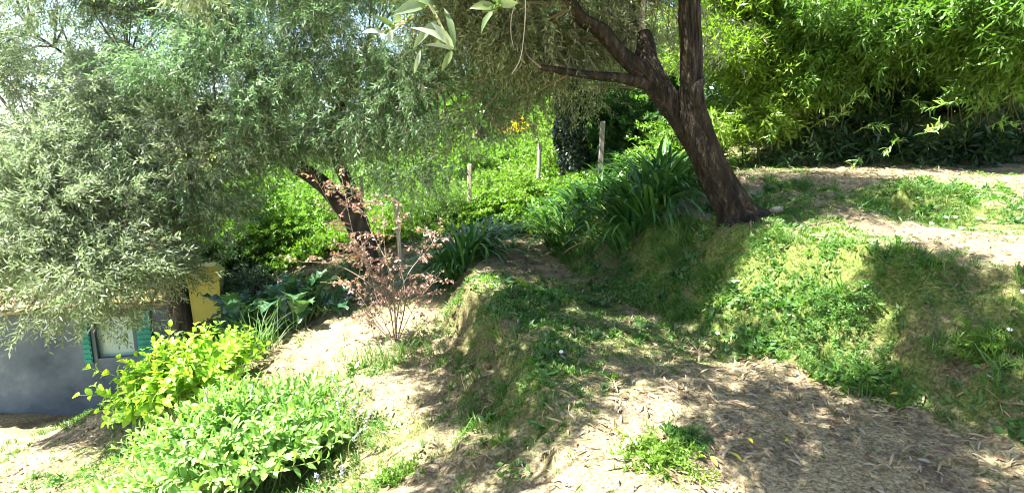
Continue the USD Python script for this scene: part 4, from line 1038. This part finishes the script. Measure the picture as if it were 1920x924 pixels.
# ------------------------------------------------------------------ daisies, fallen yellow leaves and a pale stone
DS = [(1745, 432), (1772, 418), (1790, 418), (1832, 420), (1842, 422), (1706, 446), (1748, 447), (1738, 445), (1800, 441), (1058, 912), (1052, 668), (1345, 632), (1402, 627), (1410, 631), (700, 900), (1917, 565), (1892, 628)]
near_what = ['at the foot of the upper bank, left of a pair', 'left one of the pair under the upper bank', 'right one of the pair under the upper bank', 'left one of the two nearest the right edge, on the upper terrace', 'right one of the two nearest the right edge, on the upper terrace', 'leftmost on the upper terrace', 'right of the leftmost one on the upper terrace', 'touching its neighbour on the upper terrace', 'middle of the sunny upper terrace', 'large and close at the bottom edge of the path', 'alone in the grass of the terrace lip', 'above the leafy weeds at the bank foot', 'left of the two by the bank foot weeds', 'right of the two by the bank foot weeds', 'beside the shadow of the sage', 'high on the bank at the photo edge', 'lower on the bank at the photo edge']
for (px, py), w_ in zip(DS, near_what):
    f = on_ground(px, py); t_ = float((f - EYE) @ FW)
    r0 = .02 if py > 600 else .022
    p = thing('daisy', 'white daisy ' + w_, 'daisy', f, 'white daisies in the grass')
    h_ = np.array([0, 0, .07 if py < 600 else .04])
    put(p, 'stem', tube([f - [0, 0, .02], f + h_], [.002, .002], 4, 3), M['stem'])
    a = np.linspace(0, 2 * math.pi, 14, endpoint=False)
    tilt = unit(np.array([-.25, -.45, 1.0])); e1 = unit(np.cross(tilt, [0, 1, 0])); e2 = np.cross(tilt, e1)
    Dp = np.cos(a)[:, None] * e1 + np.sin(a)[:, None] * e2
    put(p, 'petals', leaves(np.tile(f + h_, (14, 1)), Dp, np.tile(tilt, (14, 1)), r0, r0 * .45), M['white'])
    cs = trimesh.creation.icosphere(1, r0 * .3)
    put(p, 'flower_centre', (np.array(cs.vertices) * [1, 1, .6] + f + h_ + tilt * .003, cs.faces), M['yellow'], smooth=True)
YL = [(1400, 827), (1345, 880), (1335, 902), (1390, 870), (1480, 832), (690, 880), (1240, 560), (1690, 745), (720, 770), (780, 805), (1300, 858)]
wy = ['near the right of the feathery weed', 'lower right of the feathery weed', 'lowest of those by the feathery weed', 'just below the long grey leaf', 'on the sunny litter', 'below the sage shadow', 'at the bank foot in the shade', 'on the litter near the right bank', 'on the bare lower terrace, further one', 'on the bare lower terrace, nearer one', 'touching the feathery weed']
M['yellow_leaf'] = simple_leaf('fallen_yellow_leaf', (.62, .52, .04), trans=.2)
for (px, py), w_ in zip(YL, wy):
    f = on_ground(px, py) + [0, 0, .02]
    q = put('/World', 'fallen_leaf', leaves([f], [unit([rng.normal(), rng.normal(), .15])], [unit([rng.normal() * .3, rng.normal() * .3, 1])], .075, .022, 'lance'), M['yellow_leaf'], smooth=True)
    tag(stage.GetPrimAtPath(q), 'small yellow fallen leaf lying ' + w_, 'leaf', 'yellow fallen leaves')
f = on_ground(1458, 398)
st_ = trimesh.creation.icosphere(3, 1.0); V = np.array(st_.vertices)
V = V * (1 + .35 * (meshkit.fbm(V * 1.7 + 3, 3, 2)[:, None] - .5)) * [.09, .07, .05] + f + [0, 0, .02]
q = put('/World', 'stone', (V, st_.faces), M['wood_pale'], smooth=True)
tag(stage.GetPrimAtPath(q), 'pale rounded stone beside the roots of the leaning olive', 'stone')

# ------------------------------------------------------------------ ground cover: instanced grass, weeds and litter
def cover(name, label, cat, protos, P, yaw, scale, tilt, which):
    """One PointInstancer of ground cover (nobody could count it); each piece stands on the ground where it grows or lies."""
    p = numbered('/World/' + name)
    pi = UsdGeom.PointInstancer.Define(stage, p)
    tag(pi.GetPrim(), label, cat, None, 'stuff')
    paths = []
    for nm, VF, mat in protos:
        paths.append(Sdf.Path(put(p, nm, VF, mat)))
    pi.CreatePrototypesRel().SetTargets(paths)
    pi.CreatePositionsAttr(Vt.Vec3fArray.FromNumpy(P.astype(np.float32)))
    pi.CreateProtoIndicesAttr(Vt.IntArray.FromNumpy(which.astype(np.int32)))
    pi.CreateScalesAttr(Vt.Vec3fArray.FromNumpy(np.repeat(scale[:, None], 3, 1).astype(np.float32)))
    n_ = tilt; up_ = np.array([0, 0, 1.0])
    half = unit(n_ + up_); qt = np.concatenate([(half @ up_)[:, None], np.cross(up_, half)], 1)
    qy = np.stack([np.cos(yaw / 2), 0 * yaw, 0 * yaw, np.sin(yaw / 2)], 1)
    w = qt[:, 0] * qy[:, 0] - (qt[:, 1:] * qy[:, 1:]).sum(1)
    v = qt[:, :1] * qy[:, 1:] + qy[:, :1] * qt[:, 1:] + np.cross(qt[:, 1:], qy[:, 1:])
    pi.CreateOrientationsAttr(Vt.QuathArray([Gf.Quath(float(a), float(b), float(c), float(d_)) for a, (b, c, d_) in zip(w, v)]))
    return p


def normal_at(P):
    e = .04
    return unit(np.stack([HGT(P - [e, 0]) - HGT(P + [e, 0]), HGT(P - [0, e]) - HGT(P + [0, e]), np.full(len(P), 2 * e)], 1))


def tuft(r_, n, L, w, spread, lean=.7, nseg=3):
    B_ = []
    for _ in range(n):
        o = np.array([r_.normal() * spread, r_.normal() * spread, -.01])
        B_.append(strap(o, r_.uniform(0, 6.28), r_.uniform(1.55 - lean, 1.55), L * r_.uniform(.5, 1.2), w * r_.uniform(.7, 1.3), r_.uniform(.2, 1.5), nseg))
    return join(B_)


def rosette(r_, n, L, W, el=(.1, .9)):
    a = r_.uniform(0, 6.28, n); e = r_.uniform(*el, n)
    D_ = np.stack([np.cos(a) * np.cos(e), np.sin(a) * np.cos(e), np.sin(e)], 1)
    o = np.stack([r_.normal(size=n) * L * .5, r_.normal(size=n) * L * .5, r_.uniform(0, L * .4, n)], 1)
    return leaves(o, D_, unit(r_.normal(size=(n, 3)) * .4 + [0, 0, 1]), L * r_.uniform(.6, 1.2, n), W * r_.uniform(.7, 1.2, n))


rng = np.random.default_rng(23)


def spots(n, x0, x1, y0, y1, dens, far=1e9):
    """Random places in the garden, thinned by dens(P); only where this side of the hill can be seen."""
    P = np.stack([rng.uniform(x0, x1, n), rng.uniform(y0, y1, n)], 1)
    z = HGT(P)
    X = np.concatenate([P, z[:, None]], 1)
    v = X - EYE; t_ = v @ FW
    ok = (t_ > 1.2) & (np.abs(v @ RT) < t_ * 1.02) & (v @ DN < t_ * .55) & (t_ < far)
    X = X[ok]
    X = X[rng.random(len(X)) < dens(X)]
    return X


gm = lambda X: green_map(X[:, :2])
sl_at = lambda X: SLP(X[:, :2])
# short mown grass
X = spots(150000, -7, 7, 1.6, 12, lambda X: np.clip(gm(X) * 1.15 - .02, .03, 1) * np.clip(7 / np.hypot(X[:, 0], X[:, 1]), .35, 1) * .8)
nrm = normal_at(X[:, :2])
protos = [(f'tuft', tuft(rng, 12, .05, .0048, .022), M['grass']) for _ in range(3)] + [('dry_tuft', tuft(rng, 9, .05, .003, .025, 1.2), M['grass_dry'])]
cover('short_grass', 'short patchy grass over the terraces', 'grass', protos, X, rng.uniform(0, 6.28, len(X)), rng.uniform(.35, .95, len(X)), unit(nrm + [0, 0, 1.0]), rng.choice(4, len(X), p=[.3, .27, .25, .18]))
# longer grass on the banks and edges
X = spots(90000, -7, 7, 1.6, 12, lambda X: np.clip((sl_at(X) - .22) * 1.6, 0, .8) * np.clip(4.0 * (meshkit.fbm(X * [2.4, 2.4, 2.4], 3, 77) - .42), 0, 1) * np.where(X[:, 0] < .6, .25, 1.0) * 1.7)
nrm = normal_at(X[:, :2])
protos = [('tuft', tuft(rng, 14, .15, .0075, .03, .9, 4), M['grass']) for _ in range(4)] + [('dry_tuft', tuft(rng, 8, .13, .004, .03, 1.2, 4), M['grass_dry'])]
cover('bank_grass', 'longer rough grass on the terrace banks', 'grass', protos, X, rng.uniform(0, 6.28, len(X)), rng.uniform(.25, .75, len(X)) + .7 * rng.random(len(X)) ** 5, unit(nrm * .8 + [0, 0, .5]), rng.choice(5, len(X), p=[.24, .24, .22, .2, .1]))
# low weeds and clover
X = spots(150000, -7, 7, 1.6, 12, lambda X: np.clip((gm(X) - .10) * .95 + .35 * np.clip(sl_at(X) - .3, 0, 1) * (X[:, 0] > .5), 0, .85) * np.clip(3.2 * (meshkit.fbm(X * 2.6, 3, 55) - .40), 0, 1))
nrm = normal_at(X[:, :2])
protos = [('clover', rosette(rng, 14, .022, .017), M['weed']), ('clover', rosette(rng, 10, .03, .024), M['weed']), ('weed', rosette(rng, 9, .055, .022, (.2, 1.1)), M['weed']), ('weed', rosette(rng, 16, .035, .013, (.2, 1.2)), M['weed']), ('broad_weed', rosette(rng, 9, .085, .04, (.2, 1.0)), M['shrub_mid']), ('pale_weed', rosette(rng, 14, .05, .02, (.2, 1.2)), M['shrub_bright'])]
cover('low_weeds', 'clover and low weeds growing through the grass', 'weeds', protos, X, rng.uniform(0, 6.28, len(X)), rng.uniform(.6, 1.3, len(X)), unit(nrm + [0, 0, .3]), rng.choice(6, len(X), p=[.24, .22, .2, .18, .06, .10]))
# dry fallen leaves, thickest on the path and under the bank
def lit(X):
    d_ = 1.05 * np.exp(-(((X[:, 0] - 1.9) / 1.5) ** 2 + ((X[:, 1] - 3.4) / 1.7) ** 2)) + .55 * np.exp(-(((X[:, 0] - 1.0) / 1.0) ** 2 + ((X[:, 1] - 5.6) / 2.2) ** 2)) + .22 + .5 * np.exp(-(((X[:, 0] + .6) / .8) ** 2 + ((X[:, 1] - 5.6) / 2) ** 2)) + .4 * np.exp(-(((X[:, 0] - 4.6) / 2.0) ** 2 + ((X[:, 1] - 8.4) / .9) ** 2))
    return np.clip(d_ * (1.25 - 1.2 * np.clip(sl_at(X), 0, 1)) * (.25 + 1.5 * (meshkit.fbm(X * 2.0, 3, 66) - .2)), 0, 1)
X = spots(60000, -7, 7, 1.5, 12, lambda X: lit(X) * .6)
nrm = unit(normal_at(X[:, :2]) + rng.normal(size=(len(X), 3)) * .30)
protos = [('dry_leaf', leaves([[0, 0, .004]], [[1, 0, .06]], [[0, .25, 1]], l_, w_, 'lance'), M[m_]) for l_, w_, m_ in ((.085, .011, 'litter_a'), (.06, .012, 'litter_b'), (.11, .012, 'litter_a'), (.05, .014, 'litter_c'), (.07, .013, 'litter_b'), (.09, .016, 'litter_c'))]
cover('leaf_litter', 'dry narrow leaves strewn over the path', 'leaf litter', protos, X + [0, 0, .008], rng.uniform(0, 6.28, len(X)), rng.uniform(.45, 1.2, len(X)) + .45 * rng.random(len(X)) ** 4, nrm, rng.choice(6, len(X), p=[.24, .2, .16, .16, .14, .1]))
# broken twigs and straw
X = spots(16000, -7, 7, 1.5, 12, lambda X: np.clip(lit(X) * .45 + .08, 0, .5))
nrm = unit(normal_at(X[:, :2]) + rng.normal(size=(len(X), 3)) * .12)
def straw(l_, w_):
    V, F = leaves([[-l_ / 2, 0, .004]], [[1, .08, .03]], [[0, 0, 1]], l_, w_, 'lance'); return V, F
protos = [('straw', straw(.16, .0035), M['grass_dry']), ('straw', straw(.10, .003), M['litter_a']), ('twig', tube([(-.06, 0, .006), (0, .008, .01), (.07, -.004, .006)], [.002, .0022, .0015], 5, 6), M['litter_c'])]
cover('straw', 'bits of straw and broken twig on the ground', 'straw', protos, X + [0, 0, .004], rng.uniform(0, 6.28, len(X)), rng.uniform(.5, 1.3, len(X)), nrm, rng.choice(3, len(X), p=[.5, .4, .1]))
X = spots(26000, -7, 7, 1.5, 11, lambda X: np.clip(.55 - gm(X) + .5 * np.clip(sl_at(X) - .4, 0, 1), 0.03, .6) * np.clip(2.2 * (meshkit.fbm(X * 2.6, 3, 91) - .4), 0, 1))
def clod(k):
    m_ = trimesh.creation.icosphere(1, 1.0); V = np.array(m_.vertices)
    return V * (.6 + .8 * meshkit.fbm(V * 1.4 + k * 5, 3, k)[:, None]) * [.016, .013, .009] + [0, 0, .003], m_.faces
M['clod'] = leaf_mat('soil_clod', [(.10, .07, .04), (.22, .16, .10), (.34, .28, .19), (.44, .40, .33)], trans=.0, rough=.9, spec=.1)
cover('soil_clods', 'crumbs of soil and small pebbles on the bare ground', 'soil', [('clod', clod(k), M['clod']) for k in range(4)], X, rng.uniform(0, 6.28, len(X)), rng.uniform(.3, 1.0, len(X)) ** 2 * 1.5, normal_at(X[:, :2]), rng.choice(4, len(X)))
# tall green herbs on the slope beyond the path, and a rougher cover of the further hill
def slope(X):
    d_ = np.clip((X[:, 1] - 9.8 - .35 * np.clip(X[:, 0] - .3, 0, 9)) / .8, 0, 1) * (X[:, 0] < 3.0) * np.clip(12 / X[:, 1], .2, 1)
    return np.clip(d_, 0, 1)
X = spots(60000, -9, 3.2, 9, 26, slope)
protos = [('herb', rosette(rng, 30, .085, .04, (.1, 1.3)), M['hill']) for _ in range(3)] + [('herb', rosette(rng, 30, .07, .035, (.1, 1.3)), M['shrub_bright']), ('herb', rosette(rng, 22, .07, .03, (.1, 1.3)), M['shrub_mid'])]
lift = np.zeros_like(X); lift[:, 2] = rng.uniform(0, .22, len(X)) * (.4 + meshkit.fbm(X * .9, 3, 5))
cover('slope_herbs', 'lush sunny herbs covering the slope beyond the path', 'ground cover', protos, X + lift, rng.uniform(0, 6.28, len(X)), rng.uniform(.8, 1.7, len(X)), unit(rng.normal(size=(len(X), 3)) * .25 + [0, 0, 1.0]), rng.choice(5, len(X), p=[.2, .2, .2, .2, .2]))
X = spots(40000, -30, 22, 13, 60, lambda X: np.clip(.25 + 1.2 * (meshkit.fbm(X * .35, 3, 9) - .3), 0, 1) * ((X[:, 0] > 3) | (X[:, 1] > 24) | (X[:, 0] < -8)))
protos = [('bush_clump', rosette(rng, 60, .20, .10, (.0, 1.4)), M['shrub_mid']), ('bush_clump', rosette(rng, 60, .20, .10, (.0, 1.4)), M['shrub_bright'])]
cover('hill_scrub', 'rough green scrub on the hill behind the garden', 'scrub', protos, X, rng.uniform(0, 6.28, len(X)), rng.uniform(1, 2.6, len(X)), np.tile([0, 0, 1.0], (len(X), 1)), rng.choice(2, len(X), p=[.6, .4]))
